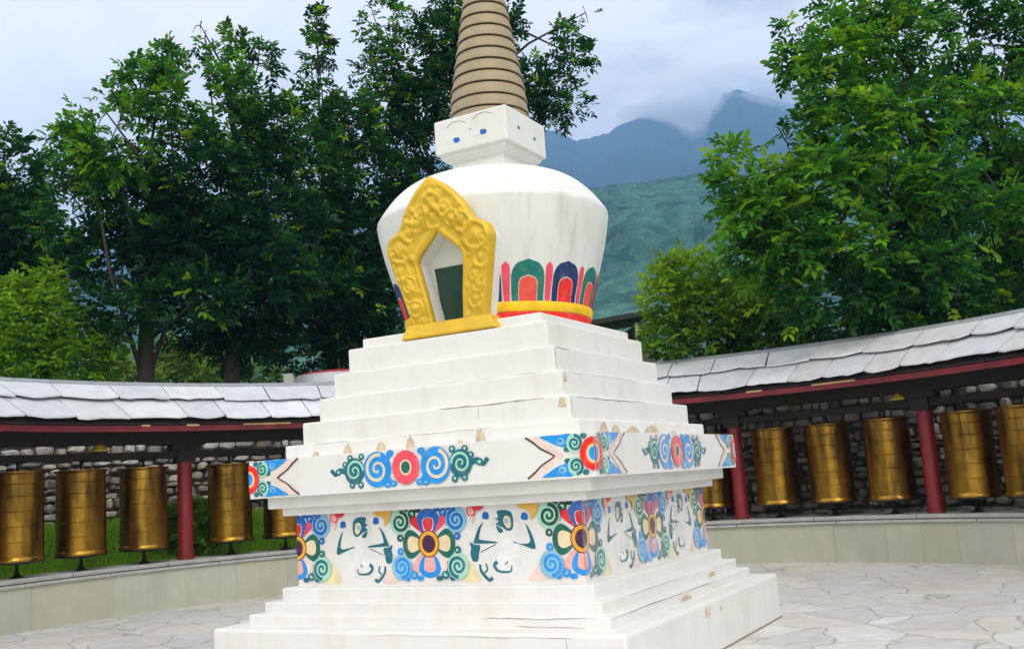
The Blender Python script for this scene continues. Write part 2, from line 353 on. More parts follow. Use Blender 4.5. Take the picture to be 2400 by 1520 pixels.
plinth = tier('plinth', 2.04, -.05, ZP, bev=.025)
steps = [tier('base_step', 1.814, ZP - .03, ZS1), tier('base_step', 1.711, ZS1 - .03, ZS2), tier('base_step', 1.598, ZS2 - .03, ZS3)]
wall = tier('painted_wall', WW, ZS3 - .03, ZW + .01, bev=0)
tier('cornice', 1.581, ZW, ZC2); tier('cornice', 1.675, ZC2 - .02, ZC1)
band = tier('painted_band', WB, ZC1 - .015, ZB, bev=0)
ledge = tier('ledge', 1.548, ZB - .03, ZG)
z0 = ZG
ups = []
for w, z1 in zip(WA, ZA):
    ups.append(tier('upper_step', w, z0 - .03, z1)); z0 = z1

# cracks and chipped plaster, children of the block they sit on
def crack(parent, k, w, pts, wd=.0038):
    mb = MB(); pts = [Vector((p[0], p[1], 0)) for p in pts]; vs = []; fs = []
    fine = []
    for a, b in zip(pts[:-1], pts[1:]):
        for i in range(6): fine.append(a.lerp(b, i / 6) + Vector((random.uniform(-.006, .006), random.uniform(-.004, .004), 0)))
    fine.append(pts[-1])
    for i, p in enumerate(fine):
        h = wd * .5 * (.25 + .75 * random.random()) * (0.3 if i in (0, len(fine) - 1) else 1)
        d = (fine[min(i + 1, len(fine) - 1)] - fine[max(i - 1, 0)]).normalized(); nn = Vector((-d.y, d.x, 0))
        for sg in (1, -1):
            q = p + nn * h * sg; vs.append(faceP(k, w, q.x, q.y, .0025))
    for i in range(len(fine) - 1): fs.append((2 * i, 2 * i + 1, 2 * i + 3, 2 * i + 2))
    mb.add(vs, fs); mb.build('crack', crack_shade_m, parent)
def chip(parent, k, w, u, v, du, dv, mtl=chip_m, seed=0):
    r = random.Random(seed); mb = MB(); n = 11; vs = []
    for i in range(n):
        a = PI * i / (n - 1); vs.append(faceP(k, w, u + du * math.cos(a) * r.uniform(.8, 1.1), v + dv * (math.sin(a) ** 1.3) * r.uniform(.75, 1.15) + .001, .003))
    mb.add(vs, [tuple(range(n))]); mb.build('chipped_plaster', mtl, parent)
for k, u, du, dv in [(0, -1.18, .05, .05), (0, -.80, .05, .085), (0, -.42, .055, .10), (0, -.10, .05, .11), (0, .62, .05, .12), (0, .42, .03, .04), (1, -1.05, .10, .10), (1, -.80, .10, .09), (1, -.42, .19, .075), (1, .05, .22, .085), (1, .62, .08, .05), (2, .3, .1, .08), (3, .2, .1, .08)]:
    chip(ledge, k, 1.548, u, ZB + .004, du, dv, seed=int(u * 100) + k)
crack(ledge, 0, 1.548, [(-.5, ZG - .006), (.2, ZG - .012), (.75, ZG - .008)]); crack(ledge, 0, 1.548, [(-1.4, ZG - .006), (-.75, ZG - .01)])
crack(ups[0], 0, WA[0], [(.15, ZA[0] - .008), (.7, ZA[0] - .012), (1.2, ZA[0] - .006)], .010)
crack(ups[0], 1, WA[0], [(-1.3, ZA[0] - .012), (-.7, ZA[0] - .02), (.2, ZA[0] - .012)], .008)
crack(ups[0], 1, WA[0], [(-1.40, ZA[0] - .01), (-1.395, ZA[0] - .15)], .006); crack(ups[0], 0, WA[0], [(.55, ZA[0] - .03), (.54, ZA[0] - .12)], .005)
crack(ups[2], 1, WA[2], [(-1.19, ZA[2] - .01), (-1.185, ZA[2] - .2)], .009); crack(ups[2], 1, WA[2], [(-1.19, ZA[2] - .012), (-.9, ZA[2] - .02)], .007)
crack(ups[2], 0, WA[2], [(-.2, ZA[1] + .012), (.5, ZA[1] + .010), (1.1, ZA[1] + .010)], .004)
crack(ups[1], 1, WA[1], [(-1.27, ZA[1] - .012), (-.6, ZA[1] - .01), (.3, ZA[1] - .012)], .004)
chip(ups[1], 1, WA[1], -1.24, ZA[1] - .1, .03, .09, chip_m, 5); chip(ups[0], 0, WA[0], 1.36, ZA[0] - .10, .04, .09, chip_m, 9)
crack(steps[0], 0, 1.814, [(.7, ZS1 - .012), (1.2, ZS1 - .02), (1.7, ZS1 - .012)], .007); crack(steps[0], 0, 1.814, [(1.0, ZP + .02), (1.6, ZP + .008)], .006)
crack(steps[0], 1, 1.814, [(-1.75, ZS1 - .02), (-.6, ZS1 - .016), (.6, ZS1 - .02)], .007); crack(steps[1], 1, 1.711, [(-1.2, ZS2 - .02), (.2, ZS2 - .012)], .006)
crack(plinth, 0, 2.04, [(1.55, ZP - .03), (1.57, ZP - .2)], .006); crack(plinth, 0, 2.04, [(-.2, ZP - .028), (.9, ZP - .03), (1.6, ZP - .028)], .005)
for u, h in [(-.3, .09), (-.22, .07), (.1, .05)]: chip(plinth, 1, 2.04, u, ZP - .12, .022, h, mat('rust_stain', (.66, .50, .33), .9, var=.3), int(u * 50))
chip(steps[0], 1, 1.814, -.15, ZP + .003, .16, .05, chip_m, 3); chip(steps[1], 1, 1.711, .9, ZS1 + .003, .12, .05, chip_m, 4)

# ---- paintings: polygons (u, v) in layers
class Pic:
    def __init__(s): s.p = []
    def poly(s, pts, c): s.p.append((list(pts), c))
    def ell(s, x, y, rx, ry, c, n=20, wob=0, rot=0):
        P = []
        for i in range(n):
            a = 2 * PI * i / n; k = 1 + wob * (i % 2); X, Y = rx * k * math.cos(a), ry * k * math.sin(a)
            P.append((x + X * math.cos(rot) - Y * math.sin(rot), y + X * math.sin(rot) + Y * math.cos(rot)))
        s.poly(P, c)
    def blob(s, pts, c, n=4):
        m_ = len(pts); P = []
        for i in range(m_):
            p0, p1, p2, p3 = (pts[(i + j - 1) % m_] for j in range(4))
            for q in range(n):
                t = q / n
                P.append(tuple(.5 * (2 * p1[d] + (p2[d] - p0[d]) * t + (2 * p0[d] - 5 * p1[d] + 4 * p2[d] - p3[d]) * t * t + (3 * p1[d] - p0[d] - 3 * p2[d] + p3[d]) * t ** 3) for d in (0, 1)))
        s.poly(P, c)
    def line(s, pts, w, c, n=5):
        m_ = len(pts); P = []
        for i in range(m_ - 1):
            p0, p1, p2, p3 = pts[max(i - 1, 0)], pts[i], pts[i + 1], pts[min(i + 2, m_ - 1)]
            for q in range(n):
                t = q / n
                P.append(Vector([.5 * (2 * p1[d] + (p2[d] - p0[d]) * t + (2 * p0[d] - 5 * p1[d] + 4 * p2[d] - p3[d]) * t * t + (3 * p1[d] - p0[d] - 3 * p2[d] + p3[d]) * t ** 3) for d in (0, 1)]))
        P.append(Vector(pts[-1])); L_ = []; R2 = []
        for i, p in enumerate(P):
            d = (P[min(i + 1, len(P) - 1)] - P[max(i - 1, 0)]).normalized(); h = (w[0] + (w[1] - w[0]) * i / (len(P) - 1) if isinstance(w, tuple) else w) / 2
            L_.append((p.x - d.y * h, p.y + d.x * h)); R2.append((p.x + d.y * h, p.y - d.x * h))
        for i in range(len(P) - 1): s.p.append(([L_[i], R2[i], R2[i + 1], L_[i + 1]], c, i > 0))
    def spiral(s, x, y, r, c_disc, c_line, a0=0, sgn=1, turns=1.9, w=.30):
        s.ell(x, y, r, r * 1.04, c_disc)
        n = 26; P = [(x + r * (1 - .92 * i / n) * math.cos(a0 + sgn * 2 * PI * turns * i / n) * .86, y + r * (1 - .92 * i / n) * math.sin(a0 + sgn * 2 * PI * turns * i / n) * .86) for i in range(n + 1)]
        s.line(P, (r * w, r * w * .55), c_line, 2)
def clip(P, lo, hi):
    for sg, lim in ((1, lo), (-1, hi)):
        o = []
        for i in range(len(P)):
            a, b = P[i - 1], P[i]; da, db = sg * (a[0] - lim), sg * (b[0] - lim)
            if (da >= 0) != (db >= 0):
                t = da / (da - db); o.append((lim, a[1] + (b[1] - a[1]) * t))
            if db >= 0: o.append(b)
        P = o
        if len(P) < 3: return []
    return P
def paint(name, pic, spots, w, v0, parent, flip=False):
    """spots: (side, u of the centre); the picture is cut where the wall ends, so a corner picture wraps round it"""
    mb = MB(); keys = []
    for k, uc in spots:
        lay = 0
        for it in pic.p:
            P, c = it[0], it[1]
            if not (len(it) > 2 and it[2]): lay += 1
            P = [((-x if flip else x) + uc, y) for x, y in P]
            P = clip(P, -w - .0015, w + .0015)
            if len(P) < 3: continue
            ar = sum(P[i - 1][0] * P[i][1] - P[i][0] * P[i - 1][1] for i in range(len(P)))
            if ar < 0: P = P[::-1]
            c = ('w' if k in (1, 2) else 'n') + c
            if c not in keys: keys.append(c)
            mb.add([faceP(k, w, x, v0 + y, .0015 + .00022 * lay) for x, y in P], [tuple(range(len(P)))], mat=keys.index(c))
    return mb.build(name, [(PW if c[0] == 'w' else PM)[c[1:]] for c in keys], parent)

fl = Pic()
fl.blob([(.52, -.32), (.40, -.15), (.33, -.25), (.32, -.32)], 'paleyellow'); fl.blob([(-.52, -.32), (-.42, -.19), (-.36, -.15), (-.34, -.32)], 'palepink')
for sx, c in ((-1, 'red'), (1, 'pinkred')): fl.blob([(sx * .03, .08), (sx * .11, .12), (sx * .19, .19), (sx * .165, .25), (sx * .12, .235)], c)
for sx, c in ((-1, 'pink'), (1, 'palepink')): fl.blob([(sx * .03, -.08), (sx * .11, -.10), (sx * .20, -.21), (sx * .155, -.25), (sx * .10, -.22)], c)
fl.blob([(-.055, .10), (-.115, .21), (-.09, .265), (0, .305), (.09, .265), (.115, .21), (.055, .10)], 'blue'); fl.blob([(-.032, .09), (-.06, .17), (-.05, .215), (0, .225), (.05, .215), (.06, .17), (.032, .09)], 'palepink')
fl.blob([(-.03, .12), (-.052, .17), (-.045, .21), (0, .222), (.045, .21), (.052, .17), (.03, .12)], 'red')
fl.blob([(-.055, -.10), (-.115, -.20), (-.085, -.265), (0, -.29), (.085, -.265), (.115, -.20), (.055, -.10)], 'sky'); fl.blob([(-.03, -.09), (-.058, -.17), (-.055, -.225), (0, -.245), (.055, -.225), (.058, -.17), (.03, -.09)], 'pink')
for sx in (-1, 1):
    fl.blob([(sx * .09, .04), (sx * .115, .085), (sx * .19, .125), (sx * .25, .085), (sx * .275, .0), (sx * .25, -.085), (sx * .19, -.125), (sx * .115, -.085), (sx * .09, -.04)], 'green')
    fl.blob([(sx * .085, .03), (sx * .17, .07), (sx * .215, .05), (sx * .225, 0), (sx * .215, -.05), (sx * .17, -.07), (sx * .085, -.03)], 'cream')
fl.ell(0, 0, .112, .118, 'maroon'); fl.ell(0, 0, .102, .108, 'orange'); fl.ell(0, 0, .069, .077, 'brown'); fl.ell(0, 0, .062, .07, 'purple')
for sx, sy, cd, cl in ((-1, 1, 'mint', 'dkgreen'), (1, 1, 'lightblue', 'blue'), (-1, -1, 'lightblue', 'sky'), (1, -1, 'mint', 'teal')):
    x, y = sx * .295, sy * .195
    fl.ell(sx * .165, sy * .265, .042, .035, cl); fl.ell(sx * .10, sy * .292, .035, .022, cl); fl.ell(sx * .235, sy * .295, .03, .02, cl)
    fl.ell(sx * .165, sy * .262, .02, .017, cd); fl.line([(sx * .20, sy * .15), (sx * .195, sy * .22), (sx * .17, sy * .26)], .025, cl)
    fl.spiral(x, y, .107, cd, cl, a0=PI / 2 * sy, sgn=sx * sy)
    fl.ell(x + sx * .005, sy * .058, .033, .032, cl); fl.ell(x, sy * .058, .012, .012, cd)
fl.ell(.455, .262, .048, .048, 'pinkred'); fl.spiral(.455, .262, .03, 'palepink', 'pinkred', 0, 1, 1.3); fl.blob([(.47, .305), (.54, .305), (.58, .29), (.54, .265), (.49, .265)], 'red')
fl.blob([(.43, .22), (.475, .21), (.465, .16), (.445, .165)], 'palepink')
fl.blob([(-.57, .30), (-.40, .31), (-.385, .27), (-.42, .20), (-.46, .17), (-.47, .235), (-.56, .27)], 'ochre')
fig = Pic()
fig.blob([(-.12, .24), (-.02, .27), (.10, .22), (.13, .10), (.16, -.05), (.14, -.20), (.05, -.28), (-.08, -.28), (-.14, -.18), (-.13, 0), (-.14, .12)], 'chalk')
fig.blob([(-.09, .13), (-.085, .22), (-.03, .255), (.06, .25), (.055, .20), (.085, .185), (.05, .165), (.08, .14), (.02, .115), (-.03, .085), (-.07, .09)], 'teal')
fig.blob([(-.065, .12), (-.06, .19), (-.02, .21), (.005, .175), (-.01, .13), (-.035, .105)], 'cream'); fig.ell(-.025, .165, .018, .022, 'lightblue')
fig.blob([(.02, .10), (.075, .13), (.055, .075), (.015, .075)], 'teal')
for (fx, fy) in ((-.20, .195), (.175, .215)): fig.blob([(fx - .03, fy - .025), (fx - .025, fy + .025), (fx + .02, fy + .03), (fx + .03, fy - .02)], 'blue')
fig.blob([(-.205, .14), (-.255, .06), (-.285, -.065), (-.20, -.05), (-.085, -.005), (-.10, -.02), (-.21, -.025), (-.24, 0), (-.225, .07)], 'teal')
fig.blob([(.20, .16), (.25, .12), (.305, .005), (.295, -.01), (.08, -.015), (.10, .0), (.235, .018), (.25, .04), (.225, .12)], 'teal')
fig.blob([(.245, -.03), (.30, -.02), (.345, -.0), (.335, -.05), (.345, -.09), (.325, -.155), (.275, -.155), (.26, -.10)], 'teal')
fig.line([(.09, -.025), (.17, -.055), (.24, -.085)], .007, 'ink')
fig.line([(-.05, -.20), (-.04, -.245), (.04, -.25), (.09, -.235), (.115, -.195), (.085, -.165)], (.010, .034), 'teal')
fig.line([(.14, -.295), (.17, -.315), (.215, -.28), (.25, -.235), (.255, -.185)], (.03, .02), 'teal'); fig.line([(.20, -.18), (.185, -.225), (.215, -.255)], .014, 'teal')
fig.line([(-.02, -.165), (.01, -.19)], .009, 'ink')
for k in range(4):
    paint('flower_painting', fl, [(k, 0)], WW, 1.112, wall)
    paint('corner_flower_painting', fl, [(k, WW), ((k + 1) % 4, -WW)], WW, 1.112, wall)
    paint('figure_painting', fig, [(k, -.735)], WW, 1.112, wall); paint('figure_painting', fig, [(k, .765)], WW, 1.112, wall, flip=True)
bm = Pic()
for sx in (-1, 1):
    bm.line([(sx * .66, .0), (sx * .72, .015), (sx * .77, -.02), (sx * .80, .01)], (.05, .03), 'teal'); bm.ell(sx * .735, .0, .035, .03, 'teal'); bm.ell(sx * .735, .0, .016, .014, 'mint'); bm.ell(sx * .805, .012, .022, .02, 'teal')
    for x, y in ((.475, .12), (.60, .115), (.49, -.125), (.585, -.12), (.655, .06)): bm.ell(sx * x, y, .032, .03, 'teal'); bm.ell(sx * x, y + .004, .013, .013, 'mint')
    bm.spiral(sx * .555, 0, .112, 'teal', 'mint', a0=PI if sx > 0 else 0, sgn=-sx, turns=1.7, w=.20)
    for x, y in ((.165, .13), (.20, -.135), (.14, -.13)): bm.ell(sx * x, y, .04, .028, 'sky'); bm.ell(sx * x, y, .015, .01, 'lightblue')
    bm.line([(sx * .15, .13), (sx * .20, .09), (sx * .26, .12)], .035, 'sky'); bm.line([(sx * .15, -.125), (sx * .20, -.08), (sx * .27, -.12)], .035, 'sky')
    bm.spiral(sx * .305, 0, .150, 'sky', 'cream', a0=PI / 2 * .8, sgn=-sx, turns=1.7, w=.20)
bm.ell(0, 0, .138, .142, 'pinkred', 32, wob=.04); bm.ell(0, 0, .062, .067, 'cream'); bm.ell(0, 0, .046, .052, 'green')
bc = Pic()
H_ = .163
for sx in (-1, 1):
    for sy in (-1, 1):
        o_ = [(.60, 1), (.53, .72), (.47, .42), (.39, .16), (.345, 0)]; i_ = [(.26, 0), (.33, .30), (.41, .60), (.47, 1)]
        bc.poly([(sx * x, sy * y * H_) for x, y in o_ + i_], 'palepink')
        bc.line([(sx * x, sy * y * H_) for x, y in o_], (.018, .012), 'brown')
        bc.blob([(sx * .47, sy * .162), (sx * .30, sy * .162), (sx * .20, sy * .162), (sx * .19, sy * .075), (sx * .255, sy * .065), (sx * .33, sy * .085), (sx * .40, sy * .12)], 'sky')
        bc.ell(sx * .285, sy * .11, .035, .028, 'lightblue'); bc.ell(sx * .29, sy * .115, .02, .015, 'sky')
        bc.ell(sx * .235, sy * .045, .03, .02, 'teal'); bc.ell(sx * .085, sy * .14, .03, .022, 'teal')
        bc.spiral(sx * .165, sy * .088, .072, 'mint', 'teal', a0=PI / 2 * sy, sgn=sx * sy, turns=1.8, w=.34)
bc.ell(0, 0, .122, .128, 'scarlet', 32, wob=.04); bc.ell(0, 0, .072, .08, 'orange'); bc.ell(0, 0, .062, .07, 'cream'); bc.ell(0, 0, .047, .056, 'sky')
for k in range(4):
    paint('scroll_painting', bm, [(k, 0.01)], WB, 1.778, band)
    paint('corner_scroll_painting', bc, [(k, WB), ((k + 1) % 4, -WB)], WB, 1.774, band)

# ---- dome
DP = [(2.95, .93), (3.08, .93), (3.17, .937), (3.27, .955), (3.33, .968), (3.5, 1.02), (3.64, 1.06), (3.90, 1.135), (4.1, 1.178), (4.20, 1.195), (4.245, 1.2), (4.275, 1.193)]
def catmull(pts, n=4):
    P = []
    for i in range(len(pts) - 1):
        p0, p1, p2, p3 = pts[max(i - 1, 0)], pts[i], pts[i + 1], pts[min(i + 2, len(pts) - 1)]
        for q in range(n):
            t = q / n
            P.append(tuple(.5 * (2 * p1[d] + (p2[d] - p0[d]) * t + (2 * p0[d] - 5 * p1[d] + 4 * p2[d] - p3[d]) * t * t + (3 * p1[d] - p0[d] - 3 * p2[d] + p3[d]) * t ** 3) for d in (0, 1)))
    P.append(pts[-1]); return P
DP += catmull([(4.275, 1.193), (4.385, 1.118), (4.488, 1.032), (4.570, .942), (4.628, .85), (4.668, .75), (4.690, .65), (4.700, .5), (4.705, .25)])[1:]
def dome_r(z): return float(np.interp(z, [p[0] for p in DP], [p[1] for p in DP]))
U0 = .06
mb = MB(); n = 180; zs = []
for a, b in zip(DP[:-1], DP[1:]):
    s_ = max(1, int((b[0] - a[0]) / .05))
    zs += [a[0] + (b[0] - a[0]) * i / s_ for i in range(s_)]
zs.append(DP[-1][0]); vs = []
for z in zs:
    r = dome_r(z)
    for i in range(n):
        a = 2 * PI * i / n; vs.append((r * math.sin(a), -r * math.cos(a), z))
fs = []
for j in range(len(zs) - 1):
    zc = (zs[j] + zs[j + 1]) / 2
    for i in range(n):
        a = 2 * PI * (i + .5) / n
        if math.cos(a) > 0 and abs(dome_r(zc) * math.sin(a) - U0) < .27 and 3.04 < zc < 3.98: continue      # the niche opening
        fs.append((j * n + i, j * n + (i + 1) % n, (j + 1) * n + (i + 1) % n, (j + 1) * n + i))
fs.append(tuple((len(zs) - 1) * n + i for i in range(n)))
mb.add(vs, fs); mb.m = [1 if vs[f[0]][2] > 4.26 else 0 for f in fs]; dome = mb.build('dome', [white_dome, white], stupa, smooth=True, autos=13)
def domeP(ang, z, off):
    a = R_(ang); r = dome_r(z) + off; return (r * math.sin(a), -r * math.cos(a), z)
def dome_patch(mb, ac, half, z0, z1, off, mi, rows=12, cols=8):
    vs = []; fs = []
    for j in range(rows + 1):
        t = j / rows; h = half(t)
        for i in range(cols + 1): vs.append(domeP(ac + h * (2 * i / cols - 1), z0 + (z1 - z0) * t, off))
    for j in range(rows):
        for i in range(cols):
            a = j * (cols + 1) + i; fs.append((a, a + 1, a + cols + 2, a + cols + 1))
    mb.add(vs, fs, mat=mi)
arch = lambda h, t0=.62: (lambda t: h if t < t0 else h * math.sqrt(max(0, 1 - ((t - t0) / (1 - t0)) ** 2)) * (.94 + .06 * (1 - t)))
for j in range(14):
    niche_side = j == 13
    ac = 22.5 + 24.2 * j; cold = 'navy' if j % 2 == 0 else 'lotusgreen'
    mb = MB(); dome_patch(mb, ac, arch(9.75), 3.262, 3.652, .002, 0, cols=10); dome_patch(mb, ac, arch(9.45), 3.264, 3.646, .0035, 1, cols=10)
    dome_patch(mb, ac, arch(5.5, .7), 3.262, 3.50, .005, 0); dome_patch(mb, ac, arch(5.2, .72), 3.263, 3.492, .0065, 2)
    mb.build('lotus_petal', [PM['chalk'], PM[cold], PM['scarlet' if j % 2 == 0 else 'coral']], dome, smooth=True)
    if niche_side: continue
    mb = MB(); dome_patch(mb, ac + 12.1, lambda t: (1.7 + .65 * t) if t < .8 else 2.2 * math.sqrt(max(0, 1 - ((t - .8) / .2) ** 2)), 3.262, 3.625, .004, 0, cols=4)
    mb.build('slim_petal', PM['pinkred'], dome, smooth=True)
def ringband(name, z0, z1, off, m_, bulge=0.0):
    mb = MB(); k = 6; P = [(dome_r(z0) - .01, z0)] + [(dome_r(z0 + (z1 - z0) * i / k) + off + bulge * math.sin(PI * i / k), z0 + (z1 - z0) * i / k) for i in range(k + 1)] + [(dome_r(z1) - .01, z1)]
    n = 120; vs = []; fs = []
    for r, z in P:
        for i in range(n):
            a = 2 * PI * i / n; vs.append((r * math.sin(a), -r * math.cos(a), z))
    for j in range(len(P) - 1):
        for i in range(n):
            a = 2 * PI * (i + .5) / n
            if math.cos(a) > 0 and abs(.95 * math.sin(a) - U0) < .30: continue
            fs.append((j * n + i, j * n + (i + 1) % n, (j + 1) * n + (i + 1) % n, (j + 1) * n + i))
    mb.add(vs, fs); return mb.build(name, m_, dome, smooth=True)
ringband('yellow_band', 3.168, 3.262, .008, PM['yellow'], .008); ringband('red_band', 3.06, 3.166, .004, PM['scarlet'])

# ---- niche: leaning gold frame with a flame-shaped outline
D0, KL = 1.05, .15
def np_(u, z, off): return (U0 + u, -(D0 + KL * (z - 3.0) + off), z)
def smooth_out(pts, n=5):
    P = []
    for i in range(len(pts) - 1):
        p0, p1, p2, p3 = pts[max(i - 1, 0)], pts[i], pts[i + 1], pts[min(i + 2, len(pts) - 1)]
        for q in range(n):
            t = q / n
            P.append(tuple(.5 * (2 * p1[d] + (p2[d] - p0[d]) * t + (2 * p0[d] - 5 * p1[d] + 4 * p2[d] - p3[d]) * t * t + (3 * p1[d] - p0[d] - 3 * p2[d] + p3[d]) * t ** 3) for d in (0, 1)))
    P.append(pts[-1]); return P
outer = smooth_out([(.40, 3.11), (.445, 3.3), (.50, 3.52), (.555, 3.74), (.578, 3.85), (.54, 3.945), (.46, 3.99)])[:-1] + smooth_out([(.46, 3.99), (.40, 4.03), (.365, 4.085), (.315, 4.185), (.235, 4.285), (.14, 4.375), (.06, 4.43), (0, 4.468)])
inner = [(.165, 3.112), (.20, 3.36), (.235, 3.56), (.256, 3.69), (.235, 3.74), (.17, 3.80), (.10, 3.86), (.045, 3.915), (0, 3.955)]
def resamp(P, k):
    P = np.array(P); d = np.r_[0, np.cumsum(np.hypot(*np.diff(P, axis=0).T))]; t = np.linspace(0, d[-1], k); return list(zip(np.interp(t, d, P[:, 0]), np.interp(t, d, P[:, 1])))
K = 120; oR = resamp(outer, K); iR = resamp(inner, K)
def frame_mesh():
    """carved front: a grid from the inner to the outer edge with scroll relief"""
    mb = MB(); W_ = 34; rn = np.random.default_rng(21)
    knobs = []
    for sx in (-1, 1):
        knobs += [(sx * .42, 3.84, .085, .04), (sx * .30, 3.98, .06, .035), (sx * .45, 3.64, .06, .028), (sx * .37, 3.50, .05, .025), (sx * .38, 3.40, .045, .022), (sx * .33, 3.27, .05, .03), (sx * .50, 3.80, .04, .02), (sx * .19, 4.04, .05, .028), (sx * .30, 4.09, .04, .024), (sx * .13, 4.14, .045, .022)]
    knobs += [(0, 4.06, .06, .03), (0, 4.20, .07, .03), (0, 4.31, .05, .025), (.07, 4.26, .03, .016), (-.07, 4.26, .03, .016), (.08, 4.13, .03, .018), (-.08, 4.13, .03, .018)]
    for _ in range(110):
        s_ = rn.random(); q = rn.random(); sx = rn.choice((-1, 1)); i = int(s_ * (K - 1)); a, b = iR[i], oR[i]
        knobs.append((sx * (a[0] + (b[0] - a[0]) * (.18 + .66 * q)), a[1] + (b[1] - a[1]) * (.18 + .66 * q), rn.uniform(.012, .026), rn.uniform(.008, .022)))
    def relief(u, z, t):
        h = .028 * min(1, min(t, 1 - t) / .12)           # raised rims
        rim = .016 * (math.exp(-((t - .07) / .05) ** 2) + math.exp(-((t - .93) / .05) ** 2)); o = 0
        for x, y, r, hh in knobs:
            d = math.hypot(u - x, z - y) / r
            if d < 2.1: o += hh * (math.exp(-d * d * 1.6) + .55 * math.exp(-((d - 1.45) / .28) ** 2))
        return h * .3 + rim * .7 + min(o * .75, .042)
    for sx in (-1, 1):
        vs = []; fs = []
        for i in range(K):
            for j in range(W_ + 1):
                t = j / W_; u = sx * (iR[i][0] + (oR[i][0] - iR[i][0]) * t); z = iR[i][1] + (oR[i][1] - iR[i][1]) * t
                vs.append(np_(u, z, relief(u, z, t)))
        b = len(vs)
        for i in range(K): vs.append(np_(sx * oR[i][0], oR[i][1], -.10))
        b2 = len(vs)
        for i in range(K): vs.append(np_(sx * iR[i][0], iR[i][1], -.06))
        for i in range(K - 1):
            for j in range(W_):
                q = (i * (W_ + 1) + j, i * (W_ + 1) + j + 1, (i + 1) * (W_ + 1) + j + 1, (i + 1) * (W_ + 1) + j); fs.append(q if sx > 0 else q[::-1])
            q = (i * (W_ + 1) + W_, b + i, b + i + 1, (i + 1) * (W_ + 1) + W_); fs.append(q if sx > 0 else q[::-1])
            q = (b2 + i, i * (W_ + 1), (i + 1) * (W_ + 1), b2 + i + 1); fs.append(q if sx > 0 else q[::-1])
        mb.add(vs, fs)
    return mb
frame_mesh().build('niche_frame', gold, stupa, smooth=True, autos=70)
mb = MB()      # gold sill: a sloped block
P = [(-.53, 2.985, .0), (.53, 2.985, .0), (.46, 3.122, .0), (-.46, 3.122, .0)]
vs = [np_(u, z, .055 if z < 3.05 else .02) for u, z, _ in P] + [np_(u, z, -.16) for u, z, _ in P]
mb.add(vs, [(0, 1, 2, 3), (4, 7, 6, 5), (0, 4, 5, 1), (1, 5, 6, 2), (2, 6, 7, 3), (3, 7, 4, 0)]); mb.build('niche_sill', gold, stupa, bevel=.02)
mb = MB()      # white body behind the frame, joining it to the dome
oo = [(u * .95, 3.12 + (z - 3.12) * .975) for u, z in oR]; full = oo + [(-u, z) for u, z in oo[-2::-1]]; m_ = len(full)
vs = [np_(u, z, -.09) for u, z in full] + [(U0 + u, -.62, z) for u, z in full]
mb.add(vs, [(i, i + m_, i + 1 + m_, i + 1) for i in range(m_ - 1)]); mb.build('niche_surround', white, stupa)
mb = MB()      # recess: jambs, back wall
ii = [(u, z) for u, z in iR]; fulli = ii + [(-u, z) for u, z in ii[-2::-1]]; m_ = len(fulli)
vs = [np_(u, z, -.05) for u, z in fulli] + [np_(u, z, -.235) for u, z in fulli]
mb.add(vs, [(i, i + 1, i + 1 + m_, i + m_) for i in range(m_ - 1)] + [(0, m_, 2 * m_ - 1, m_ - 1)] + [tuple(range(m_, 2 * m_))]); mb.build('niche_recess', white, stupa)
mb = MB(); vs = [np_(u, z, -.225) for u, z in [(-.185, 3.115), (.18, 3.115), (.235, 3.66), (-.215, 3.66)]]; mb.add(vs, [(0, 1, 2, 3)])
mb.build('niche_pane', glass_m, stupa)

# ---- square head (harmika), its mouldings and the painted eyes
OX, OY = .031, -.017
OX, OY = .035 * math.cos(TH), -.035 * math.sin(TH) * 1.0
def sq(mb, prof, n=4):
    vs = []; fs = []
    for w, z in prof: vs += [(OX - w, OY - w, z), (OX + w, OY - w, z), (OX + w, OY + w, z), (OX - w, OY + w, z)]
    for j in range(len(prof) - 1):
        for i in range(4): fs.append((j * 4 + i, j * 4 + (i + 1) % 4, (j + 1) * 4 + (i + 1) % 4, (j + 1) * 4 + i))
    fs.append((0, 3, 2, 1)); b = 4 * (len(prof) - 1); fs.append((b, b + 1, b + 2, b + 3)); mb.add(vs, fs)
mb = MB(); sq(mb, [(.305, 4.62), (.305, 4.885), (.335, 4.888), (.385, 4.93), (.40, 4.975)]); mb.build('neck_moulding', white, stupa, bevel=.01)
mb = MB(); sq(mb, [(.43, 4.968), (.43, 5.340)]); head = mb.build('square_head', white, stupa, bevel=.02)
def paint_head(name, pic, k, label=None):
    o = paint(name, pic, [(k, 0)], .43, 4.968, head); o.location = (OX, OY, 0)
for k in (0, 2):
    for x, y in ((-.165, .118), (.155, .135)):
        e = Pic()
        e.blob([(x - .13, y), (x - .06, y + .032), (x + .03, y + .02), (x + .08, y), (x + .02, y - .02), (x - .06, y - .018)], 'chalk')
        e.blob([(x - .03, y + .028), (x + .035, y + .022), (x + .038, y - .018), (x - .02, y - .022)], 'blue')
        paint_head('painted_eye', e, k)
        e = Pic(); yb = y + (.185 if x < 0 else .19)
        e.line([(x - .11, yb - .03), (x - .03, yb + .012), (x + .05, yb + .010), (x + .12, yb - .022)], (.006, .004), 'ink'); paint_head('painted_brow', e, k)
    e = Pic(); e.ell(.01, .20, .010, .007, 'ink'); paint_head('painted_dot', e, k)
for k in (1, 3):
    for x, y in ((-.17, .19), (.17, .16)):
        e = Pic(); e.ell(x, y, .026, .02, 'ink'); paint_head('painted_eye', e, k)

